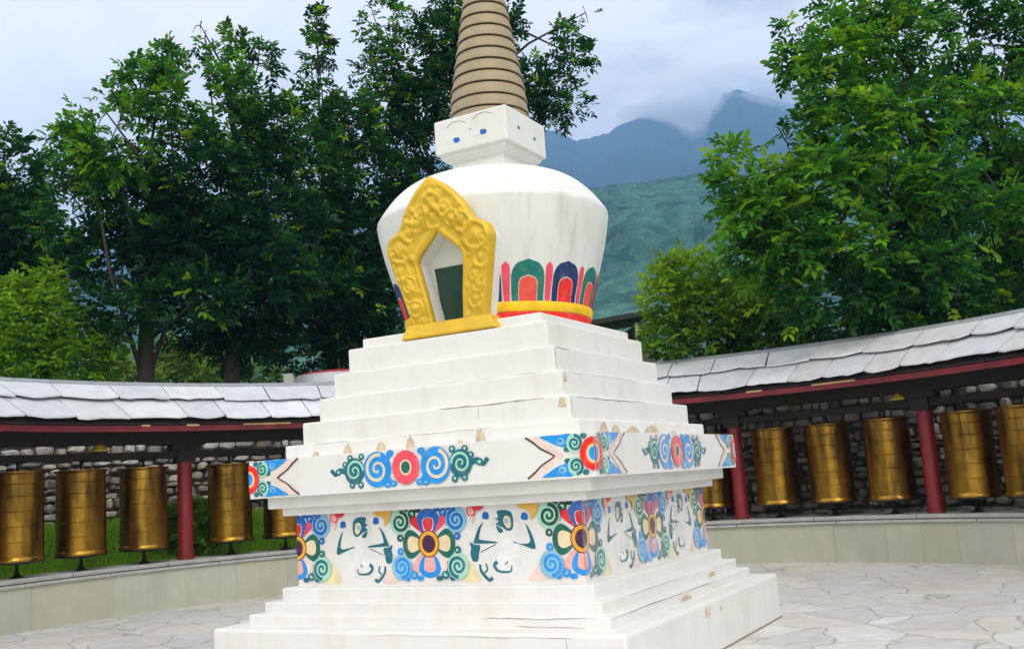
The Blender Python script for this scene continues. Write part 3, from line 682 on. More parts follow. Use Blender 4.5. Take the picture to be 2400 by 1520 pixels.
# ---- spire of rings
def sp_r(z): return float(np.interp(z, [5.2, 5.45, 5.7, 6.2, 6.74, 7.3], [.412, .408, .383, .302, .218, .135]))
lean = Matrix.Rotation(R_(.9), 4, Vector((math.sin(TH), math.cos(TH), 0)))
def lean_pt(v): p = lean @ Vector((v[0], v[1], v[2] - 5.3)); return (p.x + OX, p.y + OY, p.z + 5.3)
mb = MB(); mb.lathe([(sp_r(5.25) - .02, 5.25)] + [(sp_r(z) - .016, z) for z in np.linspace(5.4, 7.15, 20)], 40); mb.v = [lean_pt(v) for v in mb.v]
core = mb.build('spire_core', ring_dark, stupa, smooth=True)
ZR = [5.295] + [5.415 + .134 * k for k in range(13)]
for z, zn in zip(ZR, ZR[1:] + [ZR[-1] + .134]):
    mb = MB(); h = zn - z - .018; r1, r2 = sp_r(z), sp_r(zn)
    mb.lathe([(r1 - .035, z + .001), (r1 + .012, z), (r1 + .013, z + .012), (r2 + .001, z + h - .008), (r2 - .003, z + h), (r2 - .035, z + h + .002)], 56); mb.v = [lean_pt(v) for v in mb.v]
    mb.build('spire_ring', ring_m, stupa, smooth=True, autos=50)
mb = MB(); mb.lathe([(.10, 7.14), (.24, 7.17), (.25, 7.24), (.12, 7.3), (.06, 7.42), (.10, 7.52), (.08, 7.64), (.01, 7.75)], 32); mb.v = [lean_pt(v) for v in mb.v]
mb.build('finial', gold, stupa, smooth=True)

# ------------------------------------------------------------------ round gallery: low wall, columns, roof
A0, A1 = -122, 122
lw = thing('low_wall', 'curved grey-green rendered low wall with double stone coping under the prayer wheels', 'low wall', (GX, GY, 0))
mb = MB(); a = A0; r_ = random.Random(4)
while a < A1:
    st = r_.choice([3, 4, 6, 9, 14]); b = min(a + st, A1); k = r_.uniform(.90, 1.06); tw = r_.uniform(-.03, .03)
    mb.arc([(8.06, -.03), (8.06, .597), (8.09, .597), (8.09, -.03)], a + .012, b - .012, .9, tint=(k + tw, k, k - tw)); a = b
mb.build('wall_face', bench_m, lw)
mb = MB(); mb.arc([(8.075, -.03), (8.075, .594), (8.66, .594), (8.66, -.03)], A0, A1, 1.0); mb.build('wall_core', cap_m, lw)
for name, prof in (('coping', [(8.02, .598), (8.02, .640), (8.70, .640), (8.70, .598)]), ('coping', [(8.045, .655), (8.035, .70), (8.045, .712), (8.74, .712), (8.74, .655)])):
    mb = MB(); a = A0
    while a < A1:
        b = min(a + r_.uniform(9, 16), A1); mb.arc(prof, a + .05, b - .05, 1.0); a = b
    mb.build(name, cap_m, lw, bevel=.006)
mb = MB(); mb.arc([(8.075, .63), (8.075, .67), (8.70, .67), (8.70, .63)], A0, A1); mb.build('coping_joint', crack_shade_m, lw)

gal = thing('gallery', 'curved red-columned gallery roofed with two rows of pale slate slabs behind the stupa', 'gallery', (GX, GY, 0))
for az in (-105.9, -83.9, -61.9, -39.85, -17.9, 4.8, 26.75, 48.75, 70.8, 92.8, 114.8):
    mb = MB(); p = pol(8.40, az) - Vector((GX, GY, 0))
    mb.lathe([(.135, .714), (.135, .76), (.122, .77), (.118, 1.4), (.112, 2.6)], 24, p.x, p.y); c = mb.build('column', col_red, gal, smooth=True, autos=40)
    mb = MB(); mb.box(-.145, .145, -.145, .145, 2.26, 2.45); mb.box(-.24, .24, -.12, .12, 2.44, 2.60); mb.box(-.34, .34, -.08, .08, 2.53, 2.62)
    k = mb.build('bracket', dark_wood, c, bevel=.015); k.location = p; k.rotation_euler = (0, 0, R_(-az))
mb = MB(); mb.arc([(8.33, 2.325), (8.33, 2.43), (8.47, 2.43), (8.47, 2.325)], A0, A1); mb.build('lower_beam', dark_wood, gal)
mb = MB(); mb.arc([(8.22, 2.56), (8.22, 2.80), (8.58, 2.80), (8.58, 2.56)], A0, A1); mb.build('eaves_beam', dark_wood, gal)
# boarded underside
mb = MB(); mb.arc([(7.56, 2.835), (8.42, 3.42), (9.28, 2.835), (9.28, 2.80), (8.42, 3.385), (7.56, 2.80)], A0, A1); mb.build('roof_boards', dark_wood, gal)
mb = MB(); mb.arc([(7.60, 2.70), (7.575, 2.70), (7.575, 2.79), (7.60, 2.79)], A0, A1, tint=(1, 1, 1)); mb.build('eaves_board', fas_red, gal)
mb = MB(); mb.arc([(9.27, 2.69), (9.24, 2.69), (9.24, 2.79), (9.27, 2.79)], A0, A1); mb.build('eaves_board', fas_red, gal)
for a, b in ((-35, -29), (-42, -40.5), (38.8, 44.2), (30.5, 32.5), (-47.5, -46.5)):
    mb = MB(); mb.arc([(7.576, 2.776), (7.560, 2.776), (7.560, 2.802), (7.576, 2.802)], a, b); mb.build('bare_wood_edge', bare_wood, gal)
for az in np.arange(A0 + 1.5, A1, 3.3):        # rafters under the boards
    pass
def slab_row(mb, Rlo, zlo, Rhi, zhi, seed, wmin, wmax, ripple):
    r = random.Random(seed); a = A0; th = .024
    sk0 = 0
    while a < A1:
        w = r.uniform(wmin, wmax); b = a + w; g_ = .07; sk1 = r.uniform(-.55, .55)
        lift = r.uniform(-.008, .024); k = r.uniform(.88, 1.12); warm = r.choice([0, 0, 0, .07]); tint = (k + warm * .5, k + warm * .25, k - warm * .3)
        n = 7; top = []; bot = []
        lowp = [r.uniform(-.03, .035) for _ in range(3)]; jag = [r.uniform(-.02, .02) for _ in range(7)]
        for j in range(n):
            t = j / (n - 1); al = a + g_ + (w - 2 * g_) * t; ah = al + sk0 * (1 - t) + sk1 * t
            e = lowp[0] * math.sin(PI * t) + lowp[1] * math.cos(2 * PI * t) * .6 + jag[j] - .05 * ((2 * t - 1) ** 6) * ripple
            sl = (zhi - zlo) / (Rhi - Rlo); Rl = Rlo - e
            lf = lift + lowp[2] * .4 * (t - .5)
            top.append((Rl, al, zlo + sl * (Rl - Rlo) + th + lf)); bot.append((Rhi, ah, zhi + th * .55))
        vs = []
        for P in (top, bot):
            for R2, a_, z in P: vs.append((R2 * math.sin(R_(a_)), R2 * math.cos(R_(a_)), z))
        for P in (top, bot):
            for R2, a_, z in P: vs.append((R2 * math.sin(R_(a_)), R2 * math.cos(R_(a_)), z - th))
        fs = []
        for j in range(n - 1):
            fs += [(j, j + 1, n + j + 1, n + j), (2 * n + j, 3 * n + j, 3 * n + j + 1, 2 * n + j + 1), (j, 2 * n + j, 2 * n + j + 1, j + 1), (n + j, n + j + 1, 3 * n + j + 1, 3 * n + j)]
        fs += [(0, n, 3 * n, 2 * n), (n - 1, 3 * n - 1, 4 * n - 1, 2 * n - 1)]
        mb.add(vs, fs, tint=tint); a = b; sk0 = sk1
mb = MB(); slab_row(mb, 7.44, 2.872, 8.02, 3.220, 5, 4.2, 7.4, .45); slab_row(mb, 7.90, 3.205, 8.44, 3.525, 8, 4.2, 7.0, .45)
mb.build('slate_slope', slate, gal)
mb = MB(); slab_row(mb, 9.42, 2.862, 8.84, 3.215, 15, 4.2, 7, 0); slab_row(mb, 8.94, 3.195, 8.40, 3.515, 18, 4.2, 7, 0)
mb.build('slate_slope', slate, gal)
mb = MB(); a = A0
while a < A1:
    b = min(a + random.uniform(6, 12), A1); mb.arc([(8.33, 3.49), (8.42, 3.548), (8.51, 3.49), (8.51, 3.465), (8.42, 3.52), (8.33, 3.465)], a + .08, b - .08, tint=(.5, .5, .52)); a = b
mb.build('ridge_cap', slate, gal)

# yellow bell lamps standing on the lower beam
def bell(az, label):
    o = thing('beam_ornament', label, 'ornament', pol(8.40, az, 2.43), 0, 'yellow ornaments on the gallery beam')
    mb = MB(); mb.lathe([(.12, 0), (.12, .03)], 20); mb.build('base', iron, o)
    mb = MB(); mb.lathe([(.145, .03), (.14, .05), (.09, .08), (.07, .13), (.055, .145), (.01, .15)], 24); mb.build('bell_cap', mat('yellow_enamel', (.75, .50, .06), .4), o, smooth=True)
bell(-49.3, 'small yellow bell-shaped ornament on the beam above the second wheel from left')
bell(46.2, 'small yellow bell-shaped ornament on the beam beside the outer right column')

# ------------------------------------------------------------------ prayer wheels
def make_wheel():
    o = thing('prayer_wheel', '', 'prayer wheel', (0, 0, 0), 0, 'brass prayer wheels along the gallery')
    mb = MB(); mb.lathe([(.10, 0), (.095, .012), (.05, .03), (.03, .07), (.026, .10)], 20); mb.build('foot', iron, o, smooth=True)
    mb = MB(); mb.lathe([(.024, .09), (.024, .22)], 12); mb.build('axle', iron, o, smooth=True); mb = MB(); mb.lathe([(.022, 1.46), (.022, 1.63)], 12); mb.build('upper_axle', iron, o, smooth=True)
    mb = MB(); mb.lathe([(.10, .185), (.34, .205), (.362, .212), (.362, .228)], 48); mb.build('base_plate', iron, o, smooth=True, autos=40)
    prof = [(.352, .29)]
    for z in (.50, .71, .92, 1.13, 1.30):
        prof += [(.352, z - .006), (.3475, z), (.353, z + .006)]
    prof += [(.352, 1.43)]
    mb = MB(); mb.lathe(prof, 72); mb.build('drum', brass, o, smooth=True, autos=25)
    mb = MB(); mb.lathe([(.33, .228), (.372, .23), (.376, .25), (.362, .275), (.352, .292)], 64); mb.build('bottom_rim', brass, o, smooth=True, autos=50)
    mb = MB(); mb.lathe([(.352, 1.425), (.358, 1.44), (.385, 1.455), (.385, 1.475), (.30, 1.482)], 64); mb.build('top_rim', brass, o, smooth=True, autos=40)
    return o
wheels = [(-58.0, 'brass prayer wheel cut off by the left edge of the photo'), (-51.3, 'second brass prayer wheel from the left, under the small yellow ornament'), (-44.5, 'brass prayer wheel just left of the left red column'),
          (-34.7, 'brass prayer wheel just right of the left red column'), (-28.4, 'brass prayer wheel half hidden by the left edge of the painted wall'),
          (23.4, 'brass prayer wheel almost hidden by the right edge of the painted wall'), (31.25, 'brass prayer wheel just right of the column nearest the stupa'), (37.55, 'middle brass prayer wheel of the three between the two right columns'),
          (44.25, 'brass prayer wheel just left of the outer right column'), (53.1, 'brass prayer wheel just right of the outer right column'), (59.2, 'brass prayer wheel cut off by the right edge of the photo')]
w0 = make_wheel()
for i, (az, lab) in enumerate(wheels):
    o = w0 if i == 0 else copy_tree(w0)
    o.location = pol(8.40, az, .712); o.rotation_euler = (0, 0, R_(-az + (37 * i) % 90)); o['label'] = lab

# ------------------------------------------------------------------ rubble walls behind the gallery
def rubble(name, label, Rw, a0, a1, zb, zt, seed):
    t = thing(name, label, 'stone wall', (GX, GY, 0)); r = random.Random(seed)
    mb = MB(); mb.arc([(Rw + .05, zb - .4), (Rw + .05, zt - .06), (Rw + .4, zt - .06), (Rw + .4, zb - .4)], a0, a1, 2); mb.build('wall_core', mortar_m, t)
    mb = MB(); z = zb - .1
    while z < zt:
        h = r.uniform(.09, .21); a = a0
        while a < a1:
            w = r.uniform(.12, .38); da = math.degrees(w / Rw); zz = z + r.uniform(-.03, .03); hh = h * r.uniform(.75, 1.05)
            k = r.choice([.5, .75, .95, 1.15, 1.4]) * r.uniform(.85, 1.15); wm = r.uniform(-.06, .08); tint = (k * (1 + wm), k, k * (1 - wm)); n = 9; vs = []
            pro = r.uniform(.0, .07)
            ph = [r.uniform(.8, 1.1) for _ in range(n)]
            for rad, dep in ((1.0, .12), (.93, -.01 - pro), (.62, -.05 - pro)):
                for i in range(n):
                    q = 2 * PI * i / n; cx_ = abs(math.cos(q)) ** .6 * math.copysign(1, math.cos(q)); cz_ = abs(math.sin(q)) ** .6 * math.copysign(1, math.sin(q))
                    al = R_(a + da / 2 + da * .48 * cx_ * ph[i] * rad); R2 = Rw + dep + r.uniform(-.012, .012)
                    vs.append((R2 * math.sin(al), R2 * math.cos(al), zz + hh / 2 + hh * .49 * cz_ * ph[i] * rad))
            fs = [(j * n + i, j * n + (i + 1) % n, (j + 1) * n + (i + 1) % n, (j + 1) * n + i) for j in range(2) for i in range(n)] + [tuple(2 * n + i for i in range(n))]
            mb.add(vs, [f[::-1] for f in fs], tint=tint); a += da * 1.01
        z += h * .97
    mb.build('rubble_face', stone_m, t, smooth=True, autos=45)
    return t
rubble('stone_wall', 'grey rubble stone wall beyond the grass bank behind the left wheels', 10.75, -118, -4, 1.1, 3.0, 3)
rubble('stone_wall', 'dark rubble stone wall close behind the right wheels', 10.0, 6, 118, .62, 2.75, 4)
# loose stones at the foot of the right wall
t = None
mb = MB(); r = random.Random(9)
for i in range(150):
    az = r.uniform(12, 80); p = pol(r.uniform(8.85, 9.4), az, .62); s_ = r.uniform(.06, .17); vs = []
    for j in range(5):
        ph = -PI / 2 + PI * j / 4
        for k in range(7):
            q = 2 * PI * k / 7; e = r.uniform(.8, 1.1); vs.append((p.x + s_ * e * math.cos(ph) * math.cos(q), p.y + s_ * e * math.cos(ph) * math.sin(q), p.z + s_ * .3 + s_ * .6 * math.sin(ph)))
    k0 = r.uniform(.5, 1.3)
    mb.add(vs, [(a * 7 + b, a * 7 + (b + 1) % 7, (a + 1) * 7 + (b + 1) % 7, (a + 1) * 7 + b) for a in range(4) for b in range(7)], tint=(k0, k0, k0))
o = mb.build('loose_rubble', stone_m, smooth=True); tag(o, 'loose grey rubble strewn along the foot of the right stone wall', 'rubble', kind='stuff')

# grass on the left bank
nb = 30000
az = rng.uniform(-80, -20, nb); rr = rng.uniform(8.78, 10.7, nb); zz = ground_z(rr, az)
P = np.c_[GX + rr * np.sin(np.radians(az)), GY + rr * np.cos(np.radians(az)), zz - .02]
hgt = rng.uniform(.05, .16, nb) ; th_ = rng.uniform(0, 2 * PI, nb); ln = rng.uniform(-.06, .06, (nb, 2)); wd = rng.uniform(.008, .016, nb)
d = np.c_[np.cos(th_) * wd, np.sin(th_) * wd, 0 * wd]; tip = P + np.c_[ln, hgt]
V = np.stack([P - d, P + d, tip + d * .15, tip - d * .15], 1).reshape(-1, 3); Q = np.arange(nb * 4).reshape(-1, 4)
k = rng.uniform(0, 1, nb)[:, None]; T = np.repeat(np.array([.30, .60, .03]) * (1 - k) + np.array([.46, .74, .05]) * k, 4, 0)
tag(np_mesh('grass', V, Q, T, grass_m), 'bright green grass on the bank behind the left prayer wheels', 'grass', kind='stuff')

# ------------------------------------------------------------------ trees and shrubs
def rand_dir(n):
    v = rng.normal(size=(n, 3)); return v / np.linalg.norm(v, axis=1)[:, None]
def leaves(P, D, size, tints, pinn):
    """compound leaves: at points P growing along D, `pinn` pairs of leaflets plus one at the tip; every leaflet a folded blade"""
    n = len(P); D = D / np.linalg.norm(D, axis=1)[:, None]
    upv = np.tile([0, 0, 1.0], (n, 1)) + rng.normal(0, .35, (n, 3)); S = np.cross(D, upv); S /= np.linalg.norm(S, axis=1)[:, None] + 1e-9; U = np.cross(S, D)
    L = size * rng.uniform(.75, 1.25, n); VV = []; TT = []
    items = []
    for q in range(pinn):
        f = .25 + .68 * q / max(1, pinn - 1)
        items += [(f, 1), (f, -1)]
    items.append((1.0, 0))
    for f, sg in items:
        base = P + D * (L * f * 1.5)[:, None] - np.array([0, 0, 1.0]) * (L * f * f * .28)[:, None]
        ax = D * (.45 if sg else 1) + S * (sg * .9) + U * (.10) + rng.normal(0, .16, (n, 3)) - np.array([0, 0, .22]); ax /= np.linalg.norm(ax, axis=1)[:, None]
        nv = U + rng.normal(0, .28, (n, 3)); sd = np.cross(ax, nv); sd /= np.linalg.norm(sd, axis=1)[:, None] + 1e-9; nn = np.cross(sd, ax)
        l = L * rng.uniform(.75, 1.1, n) * (1 if sg else 1.15); w = l * .225
        a1 = base + ax * (l * .35)[:, None]; a2 = base + ax * (l * .72)[:, None] - nn * (l * .03)[:, None]; tip = base + ax * l[:, None] - nn * (l * .12)[:, None]
        lo = nn * (w * .35)[:, None]
        vs = [base, a1 + sd * w[:, None] + lo, a2 + sd * (w * .75)[:, None] + lo, tip, a2 - sd * (w * .75)[:, None] + lo, a1 - sd * w[:, None] + lo]
        VV.append(np.stack(vs, 1)); TT.append(np.repeat((tints * rng.uniform(.82, 1.18, n)[:, None])[:, None, :], 6, 1))
    V = np.concatenate(VV).reshape(-1, 3); T = np.concatenate(TT).reshape(-1, 3); m_ = len(V) // 6
    b = np.arange(m_)[:, None] * 6; Q = np.concatenate([b + np.array([0, 1, 2, 3]), b + np.array([0, 3, 4, 5])])
    return V, Q, T
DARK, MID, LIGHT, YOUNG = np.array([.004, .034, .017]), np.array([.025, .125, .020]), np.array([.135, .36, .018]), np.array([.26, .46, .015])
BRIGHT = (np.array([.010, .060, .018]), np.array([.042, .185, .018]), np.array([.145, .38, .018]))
def tree(name, label, cat, Y, blobs, trunk, tr_r, leaf=.145, dens=1.0, young=.06, pal=(DARK, MID, LIGHT), pinn=3, group=None, base=None, depth=.9, limbs=True):
    """blobs: (x, y, rx, ry, shade 0..1[, metres nearer]) as seen in the photo, standing Y metres ahead; trunk: photo points from the ground up"""
    tp = [at(x, y, Y) for x, y in trunk]
    gz = float(ground_z(np.hypot(tp[0].x - GX, tp[0].y - GY), np.degrees(np.arctan2(tp[0].x - GX, tp[0].y - GY))))
    foot = Vector((tp[0].x, tp[0].y, gz - .1)); o = thing(name, label, cat, foot, 0, group); f0 = np.array(foot)
    mb = MB(); pts = [foot] + [p for p in tp if p.z > gz + .3]; k = len(pts)
    mb.tube([p - foot for p in pts], [tr_r * (1.25 if i == 0 else 1 - .6 * i / k) for i in range(k)], 10)
    AP, AD, AT = [], [], []
    for bl in blobs:
        x, y, rx, ry, sh = bl[:5]; dy = bl[5] if len(bl) > 5 else 0
        c = np.array(at(x, y, Y - dy)); s_ = (Y - dy) / F_PX; ra = np.array([rx * s_, (rx + ry) / 2 * s_ * depth, ry * s_])
        vol = ra[0] * ra[2]; n = int(dens * 400 * vol / (leaf / .17) ** 2) + 6
        dr = rand_dir(n); rad = rng.uniform(.05, 1, n) ** .42; lump = 1 + .22 * np.sin(dr[:, 0] * 5 + x) * np.sin(dr[:, 2] * 6 + y) + rng.normal(0, .07, n)
        p = c + dr * (rad * lump)[:, None] * ra
        cl = np.sin(p[:, 0] * 2.3 + 1.1 * np.sin(p[:, 2] * 1.3)) * np.sin(p[:, 2] * 2.6 + p[:, 1]) + .5 * np.sin(p[:, 0] * 4.1 + p[:, 2] * 3.3 + p[:, 1] * 2) + rng.normal(0, .18, n)
        kp = cl > (-.55 if pal is BRIGHT else -.40) - .7 * max(0, 1 - sh / .5) if cat == 'tree' else cl > -9                       # leaves gather in clumps with gaps between them
        p, dr, rad = p[kp], dr[kp], rad[kp]; n = len(p)
        AP.append(p); d_ = dr * np.array([1, 1, .6]) + rng.normal(0, .45, (n, 3)) + np.array([0, 0, .12]); AD.append(d_)
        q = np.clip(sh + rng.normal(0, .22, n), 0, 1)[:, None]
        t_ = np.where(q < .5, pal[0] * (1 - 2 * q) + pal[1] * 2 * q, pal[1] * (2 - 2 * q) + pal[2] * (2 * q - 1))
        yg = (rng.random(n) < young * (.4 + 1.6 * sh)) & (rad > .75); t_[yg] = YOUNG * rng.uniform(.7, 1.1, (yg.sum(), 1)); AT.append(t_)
        if limbs:
            st = pts[min(k - 1, 1 + int(random.random() * (k - 1)))]; e = Vector(c); mid = st.lerp(e, .5) + Vector((random.uniform(-.3, .3), random.uniform(-.3, .3), random.uniform(-.1, .4)))
            mb.tube([st - foot, mid - foot, e - foot], [tr_r * .30, tr_r * .18, tr_r * .07], 6)
            for _ in range(max(3, int(vol * 1.6))):
                dd = Vector(rand_dir(1)[0]); tipp = e + Vector((dd.x * ra[0], dd.y * ra[1], dd.z * ra[2])) * .92
                mb.tube([e - foot, e.lerp(tipp, .55) + Vector((0, 0, .08)) - foot, tipp - foot], [tr_r * .07, .012, .005], 4)
    V, Q, T = leaves(np.concatenate(AP) - f0, np.concatenate(AD), leaf, np.concatenate(AT), pinn)
    mb.build('trunk', bark, o, smooth=True)
    np_mesh('crown', V, Q, T, leaf_m, o)
    return o
GL = 'broad leaved trees behind the gallery'
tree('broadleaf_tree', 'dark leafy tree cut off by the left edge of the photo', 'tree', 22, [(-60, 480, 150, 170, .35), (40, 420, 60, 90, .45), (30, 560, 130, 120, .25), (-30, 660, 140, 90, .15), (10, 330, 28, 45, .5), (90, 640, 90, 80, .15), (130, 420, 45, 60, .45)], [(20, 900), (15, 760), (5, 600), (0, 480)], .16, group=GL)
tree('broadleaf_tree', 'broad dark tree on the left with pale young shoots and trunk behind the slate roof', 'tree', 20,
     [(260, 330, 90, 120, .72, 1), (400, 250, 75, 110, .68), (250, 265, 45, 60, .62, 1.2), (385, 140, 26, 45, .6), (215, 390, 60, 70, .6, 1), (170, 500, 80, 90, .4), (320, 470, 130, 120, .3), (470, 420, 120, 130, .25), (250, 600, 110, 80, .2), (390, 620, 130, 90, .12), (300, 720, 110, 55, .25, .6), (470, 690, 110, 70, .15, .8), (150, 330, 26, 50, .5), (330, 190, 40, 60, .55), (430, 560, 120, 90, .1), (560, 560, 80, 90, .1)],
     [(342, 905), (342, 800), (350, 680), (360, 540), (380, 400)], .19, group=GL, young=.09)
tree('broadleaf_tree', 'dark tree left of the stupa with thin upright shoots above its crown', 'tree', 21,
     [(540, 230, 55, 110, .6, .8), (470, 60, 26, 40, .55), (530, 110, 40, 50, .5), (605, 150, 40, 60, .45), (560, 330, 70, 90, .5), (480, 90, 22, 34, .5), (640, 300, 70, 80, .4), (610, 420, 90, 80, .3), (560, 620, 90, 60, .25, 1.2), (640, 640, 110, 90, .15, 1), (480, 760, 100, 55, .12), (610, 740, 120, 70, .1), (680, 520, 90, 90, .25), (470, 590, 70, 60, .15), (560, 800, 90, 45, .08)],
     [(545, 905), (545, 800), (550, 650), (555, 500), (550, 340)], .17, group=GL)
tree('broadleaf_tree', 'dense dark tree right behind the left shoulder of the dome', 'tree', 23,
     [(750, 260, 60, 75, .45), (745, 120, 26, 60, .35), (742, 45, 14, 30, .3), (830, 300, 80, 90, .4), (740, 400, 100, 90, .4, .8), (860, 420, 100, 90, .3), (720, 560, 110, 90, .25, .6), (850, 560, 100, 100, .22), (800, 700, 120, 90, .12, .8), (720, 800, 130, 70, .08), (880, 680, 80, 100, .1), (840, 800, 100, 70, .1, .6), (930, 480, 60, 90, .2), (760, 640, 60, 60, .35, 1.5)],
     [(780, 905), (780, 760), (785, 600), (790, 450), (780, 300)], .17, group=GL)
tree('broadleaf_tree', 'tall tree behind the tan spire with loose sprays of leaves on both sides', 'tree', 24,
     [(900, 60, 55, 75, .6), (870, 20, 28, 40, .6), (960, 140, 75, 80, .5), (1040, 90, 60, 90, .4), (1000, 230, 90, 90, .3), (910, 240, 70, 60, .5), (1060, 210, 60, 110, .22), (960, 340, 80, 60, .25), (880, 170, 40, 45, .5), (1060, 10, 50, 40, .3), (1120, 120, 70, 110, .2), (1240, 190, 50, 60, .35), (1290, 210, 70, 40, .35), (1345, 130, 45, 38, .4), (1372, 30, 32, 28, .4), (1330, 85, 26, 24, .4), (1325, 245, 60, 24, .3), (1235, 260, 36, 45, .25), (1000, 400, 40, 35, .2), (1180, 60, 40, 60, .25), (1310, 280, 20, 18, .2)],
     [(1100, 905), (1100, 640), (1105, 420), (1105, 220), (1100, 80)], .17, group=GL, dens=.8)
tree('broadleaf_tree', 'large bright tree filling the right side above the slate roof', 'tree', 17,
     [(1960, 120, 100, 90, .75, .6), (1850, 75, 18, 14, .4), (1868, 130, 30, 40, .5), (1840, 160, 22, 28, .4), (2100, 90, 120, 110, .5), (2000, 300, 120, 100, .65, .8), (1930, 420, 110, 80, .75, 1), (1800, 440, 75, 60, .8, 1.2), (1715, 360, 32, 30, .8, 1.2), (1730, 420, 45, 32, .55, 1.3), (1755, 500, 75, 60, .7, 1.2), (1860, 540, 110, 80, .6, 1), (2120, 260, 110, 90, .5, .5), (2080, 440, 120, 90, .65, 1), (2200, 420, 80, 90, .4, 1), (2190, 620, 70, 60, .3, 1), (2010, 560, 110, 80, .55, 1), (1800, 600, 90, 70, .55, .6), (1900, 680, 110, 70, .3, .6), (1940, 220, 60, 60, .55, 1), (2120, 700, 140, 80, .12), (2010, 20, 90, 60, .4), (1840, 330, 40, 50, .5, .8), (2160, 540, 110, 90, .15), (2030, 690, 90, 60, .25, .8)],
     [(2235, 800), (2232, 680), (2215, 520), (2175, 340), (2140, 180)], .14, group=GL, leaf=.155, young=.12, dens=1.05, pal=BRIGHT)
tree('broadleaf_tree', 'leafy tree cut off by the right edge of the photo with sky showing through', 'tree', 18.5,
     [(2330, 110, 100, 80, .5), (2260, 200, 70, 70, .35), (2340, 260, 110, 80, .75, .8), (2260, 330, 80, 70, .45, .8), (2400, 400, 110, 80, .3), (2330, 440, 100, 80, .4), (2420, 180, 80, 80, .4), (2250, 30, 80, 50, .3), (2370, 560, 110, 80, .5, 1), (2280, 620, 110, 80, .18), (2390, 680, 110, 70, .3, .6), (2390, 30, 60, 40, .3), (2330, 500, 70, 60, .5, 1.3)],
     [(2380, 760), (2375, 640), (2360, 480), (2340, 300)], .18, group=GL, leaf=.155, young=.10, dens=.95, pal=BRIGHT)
YPAL = (np.array([.04, .13, .012]), np.array([.15, .31, .014]), np.array([.30, .48, .02]))
GS = 'shrubs growing behind the gallery roof'
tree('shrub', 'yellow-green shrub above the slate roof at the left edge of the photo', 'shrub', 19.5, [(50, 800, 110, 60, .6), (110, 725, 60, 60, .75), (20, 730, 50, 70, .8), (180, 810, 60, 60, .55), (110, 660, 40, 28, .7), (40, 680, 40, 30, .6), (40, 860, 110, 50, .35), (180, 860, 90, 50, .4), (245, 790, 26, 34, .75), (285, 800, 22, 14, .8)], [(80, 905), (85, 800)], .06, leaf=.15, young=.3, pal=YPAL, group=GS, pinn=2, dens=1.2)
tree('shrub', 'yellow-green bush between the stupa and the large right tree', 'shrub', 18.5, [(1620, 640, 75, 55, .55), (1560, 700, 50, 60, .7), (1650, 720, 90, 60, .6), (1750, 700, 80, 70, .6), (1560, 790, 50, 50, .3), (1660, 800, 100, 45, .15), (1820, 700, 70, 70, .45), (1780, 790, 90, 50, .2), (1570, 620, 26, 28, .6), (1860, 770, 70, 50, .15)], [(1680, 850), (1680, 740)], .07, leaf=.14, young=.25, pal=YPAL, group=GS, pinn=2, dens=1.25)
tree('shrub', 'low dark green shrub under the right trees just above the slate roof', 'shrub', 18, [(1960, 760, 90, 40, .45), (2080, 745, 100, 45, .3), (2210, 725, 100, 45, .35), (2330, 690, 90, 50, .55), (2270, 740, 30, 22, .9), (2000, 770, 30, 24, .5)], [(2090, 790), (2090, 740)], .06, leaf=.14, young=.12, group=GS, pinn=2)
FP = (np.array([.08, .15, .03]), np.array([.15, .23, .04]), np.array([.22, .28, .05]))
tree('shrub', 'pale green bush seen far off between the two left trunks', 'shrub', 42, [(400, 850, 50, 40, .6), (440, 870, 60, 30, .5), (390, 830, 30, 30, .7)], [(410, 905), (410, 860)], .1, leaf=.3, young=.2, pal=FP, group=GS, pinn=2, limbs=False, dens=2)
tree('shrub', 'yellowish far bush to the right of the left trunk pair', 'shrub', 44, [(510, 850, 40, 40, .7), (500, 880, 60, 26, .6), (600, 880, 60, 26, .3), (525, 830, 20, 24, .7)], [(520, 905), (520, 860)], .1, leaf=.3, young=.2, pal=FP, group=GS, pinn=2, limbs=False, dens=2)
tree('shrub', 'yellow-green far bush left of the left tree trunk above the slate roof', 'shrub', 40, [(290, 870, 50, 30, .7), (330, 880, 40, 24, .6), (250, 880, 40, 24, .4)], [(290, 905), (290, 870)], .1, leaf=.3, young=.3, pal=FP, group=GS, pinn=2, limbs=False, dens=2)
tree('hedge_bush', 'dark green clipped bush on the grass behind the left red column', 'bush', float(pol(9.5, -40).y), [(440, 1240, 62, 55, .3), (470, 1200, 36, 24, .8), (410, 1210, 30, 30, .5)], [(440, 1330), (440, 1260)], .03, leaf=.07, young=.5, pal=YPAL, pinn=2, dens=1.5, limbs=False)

# ------------------------------------------------------------------ small things beyond the roofs
par = at(795, 885, 21.6); o = thing('parasol', 'pale grey parasol with a red rim showing over the left roof beside the stupa', 'parasol', (par.x, par.y, par.z - 2.2))
n = 20; ringp = lambda r, z: [(r * math.cos(2 * PI * i / n), r * math.sin(2 * PI * i / n), z) for i in range(n)]
quads = lambda b: [(b + i, b + n + i, b + n + (i + 1) % n, b + (i + 1) % n) for i in range(n)]
mb = MB(); mb.add([(0, 0, 2.34)] + ringp(.5, 2.33) + ringp(.78, 2.29) + ringp(.92, 2.235), [(0, 1 + i, 1 + (i + 1) % n) for i in range(n)] + quads(1) + quads(1 + n))
mb.build('canopy', mat('parasol_red', (.50, .05, .07), .7), o, smooth=True)
mb = MB(); mb.add(ringp(.918, 2.236) + ringp(1.0, 2.15) + ringp(1.03, 2.02), quads(0) + quads(n))
mb.build('valance', mat('parasol_grey', (.55, .55, .60), .7), o, smooth=True)
mb = MB(); mb.lathe([(.03, -.8), (.03, 2.6)], 10); mb.build('pole', iron, o)
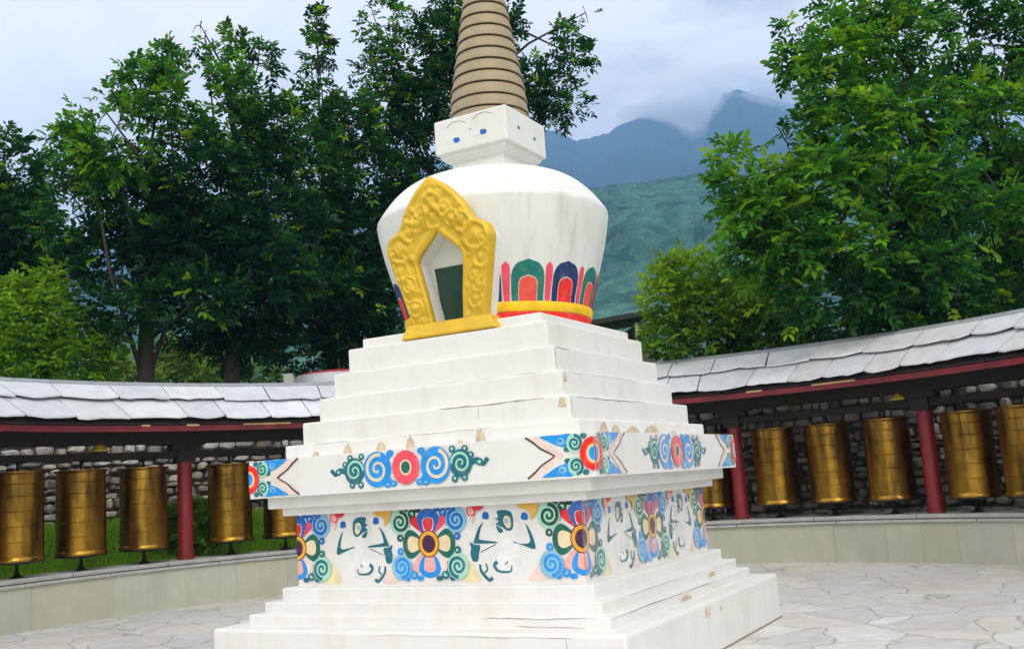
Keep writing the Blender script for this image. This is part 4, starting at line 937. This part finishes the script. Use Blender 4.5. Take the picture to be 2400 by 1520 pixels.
def post(px, py, Y, label, wd=.16):
    p = at(px, py, Y); o = thing('concrete_post', label, 'post', (p.x, p.y, p.z - 1.6), R_(12), 'concrete posts beyond the gallery roof')
    mb = MB(); mb.box(-wd / 2, wd / 2, -wd / 2, wd / 2, -.4, 1.28); mb.build('shaft', mat('concrete', (.42, .42, .40), .9, var=.2, bump=.3), o, bevel=.01)
    mb = MB(); sq_ = wd * .62; mb.box(-sq_, sq_, -sq_, sq_, 1.28, 1.36); mb.box(-wd * .5, wd * .5, -wd * .5, wd * .5, 1.36, 1.6); mb.build('cap', mat('concrete_cap', (.40, .42, .40), .85, var=.2), o, bevel=.015)
post(1702, 800, 20.6, 'short concrete post above the right roof in front of the yellow-green bush'); post(1972, 786, 20.2, 'small concrete post peeping over the right roof under the large tree', .2); post(676, 876, 20.5, 'grey concrete post over the left roof beside the red-rimmed parasol', .2)
c = at(1490, 790, 30); sh = thing('shed', 'small dark shed with a sloping black roof between stupa and yellow-green bush', 'shed', (c.x, c.y, c.z - 2.2), R_(8))
mb = MB(); mb.box(.0, .55, -.3, 1.6, -.5, 2.55); mb.build('wall', mat('shed_wall', (.09, .085, .08), .9, var=.3), sh)
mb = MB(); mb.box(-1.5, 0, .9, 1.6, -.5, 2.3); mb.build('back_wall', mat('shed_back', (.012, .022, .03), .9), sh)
mb = MB(); mb.add([(-2.6, -.6, 2.40), (.62, -.6, 2.80), (.62, 1.8, 2.80), (-2.6, 1.8, 2.40), (-2.6, -.6, 2.52), (.62, -.6, 2.96), (.62, 1.8, 2.96), (-2.6, 1.8, 2.52)], [(0, 3, 2, 1), (4, 5, 6, 7), (0, 1, 5, 4), (1, 2, 6, 5), (2, 3, 7, 6), (3, 0, 4, 7)]); mb.build('roof', mat('shed_roof', (.012, .013, .015), .7), sh)
mb = MB(); mb.box(-.10, -.0, -.42, -.32, -.5, 2.55); mb.build('post', mat('pale_timber', (.42, .40, .26), .8), sh)

# ------------------------------------------------------------------ air
def puff(mb, c, r, seed):
    g_ = np.random.default_rng(seed); n1, n2 = 10, 18; vs = [(c.x, c.y, c.z - r[2])]; fs = []
    for i in range(1, n1):
        for j in range(n2):
            a, b = PI * i / n1, 2 * PI * j / n2; k = 1 + .16 * math.sin(3 * b + seed) * math.sin(2 * a) + .10 * math.sin(5 * b + 2 * a + seed)
            vs.append((c.x + r[0] * k * math.sin(a) * math.cos(b), c.y + r[1] * k * math.sin(a) * math.sin(b), c.z - r[2] * k * math.cos(a)))
    vs.append((c.x, c.y, c.z + r[2])); e = len(vs) - 1
    for j in range(n2): fs += [(0, 1 + (j + 1) % n2, 1 + j), (e, 1 + (n1 - 2) * n2 + j, 1 + (n1 - 2) * n2 + (j + 1) % n2)]
    for i in range(n1 - 2):
        for j in range(n2): fs.append((1 + i * n2 + j, 1 + i * n2 + (j + 1) % n2, 1 + (i + 1) * n2 + (j + 1) % n2, 1 + (i + 1) * n2 + j))
    mb.add(vs, fs)
mist_m = bpy.data.materials.new('mist'); mist_m.use_nodes = True; t = mist_m.node_tree; t.nodes.clear()
ov = N(t, 'ShaderNodeOutputMaterial'); pv = N(t, 'ShaderNodeVolumePrincipled'); pv.inputs['Density'].default_value = .010; pv.inputs['Color'].default_value = (.97, .97, .98, 1); t.links.new(pv.outputs[0], ov.inputs['Volume'])
for i, (x, y, Y, rx, rz) in enumerate([(1600, 275, 2880, 75, 48), (1655, 262, 2860, 62, 50), (1625, 308, 2800, 40, 34), (1560, 262, 2920, 70, 36), (1690, 225, 2900, 40, 30), (1500, 268, 2960, 60, 24), (1800, 235, 2900, 90, 30)]):
    mb = MB(); s_ = Y / F_PX; puff(mb, at(x, y, Y), (rx * s_, rx * s_ * .8, rz * s_), i + 2)
    tag(mb.build('mist', mist_m, smooth=True), 'white mist clinging to the mountain peak right of the spire', 'mist', 'wisps of mist on the mountain', 'stuff')
mb = MB(); mb.box(-5200, 5200, -60, 4300, -61, 1165); hz = mb.build('haze', bpy.data.materials.new('haze')); tag(hz, 'thin blue haze in the mountain air', 'haze', kind='stuff')
hm = hz.data.materials[0]; hm.use_nodes = True; t = hm.node_tree; t.nodes.clear()
ov = N(t, 'ShaderNodeOutputMaterial'); pv = N(t, 'ShaderNodeVolumePrincipled'); pv.inputs['Density'].default_value = 3.6e-4
pv.inputs['Color'].default_value = (.31, .55, .92, 1); pv.inputs['Anisotropy'].default_value = 0.0; t.links.new(pv.outputs[0], ov.inputs['Volume'])
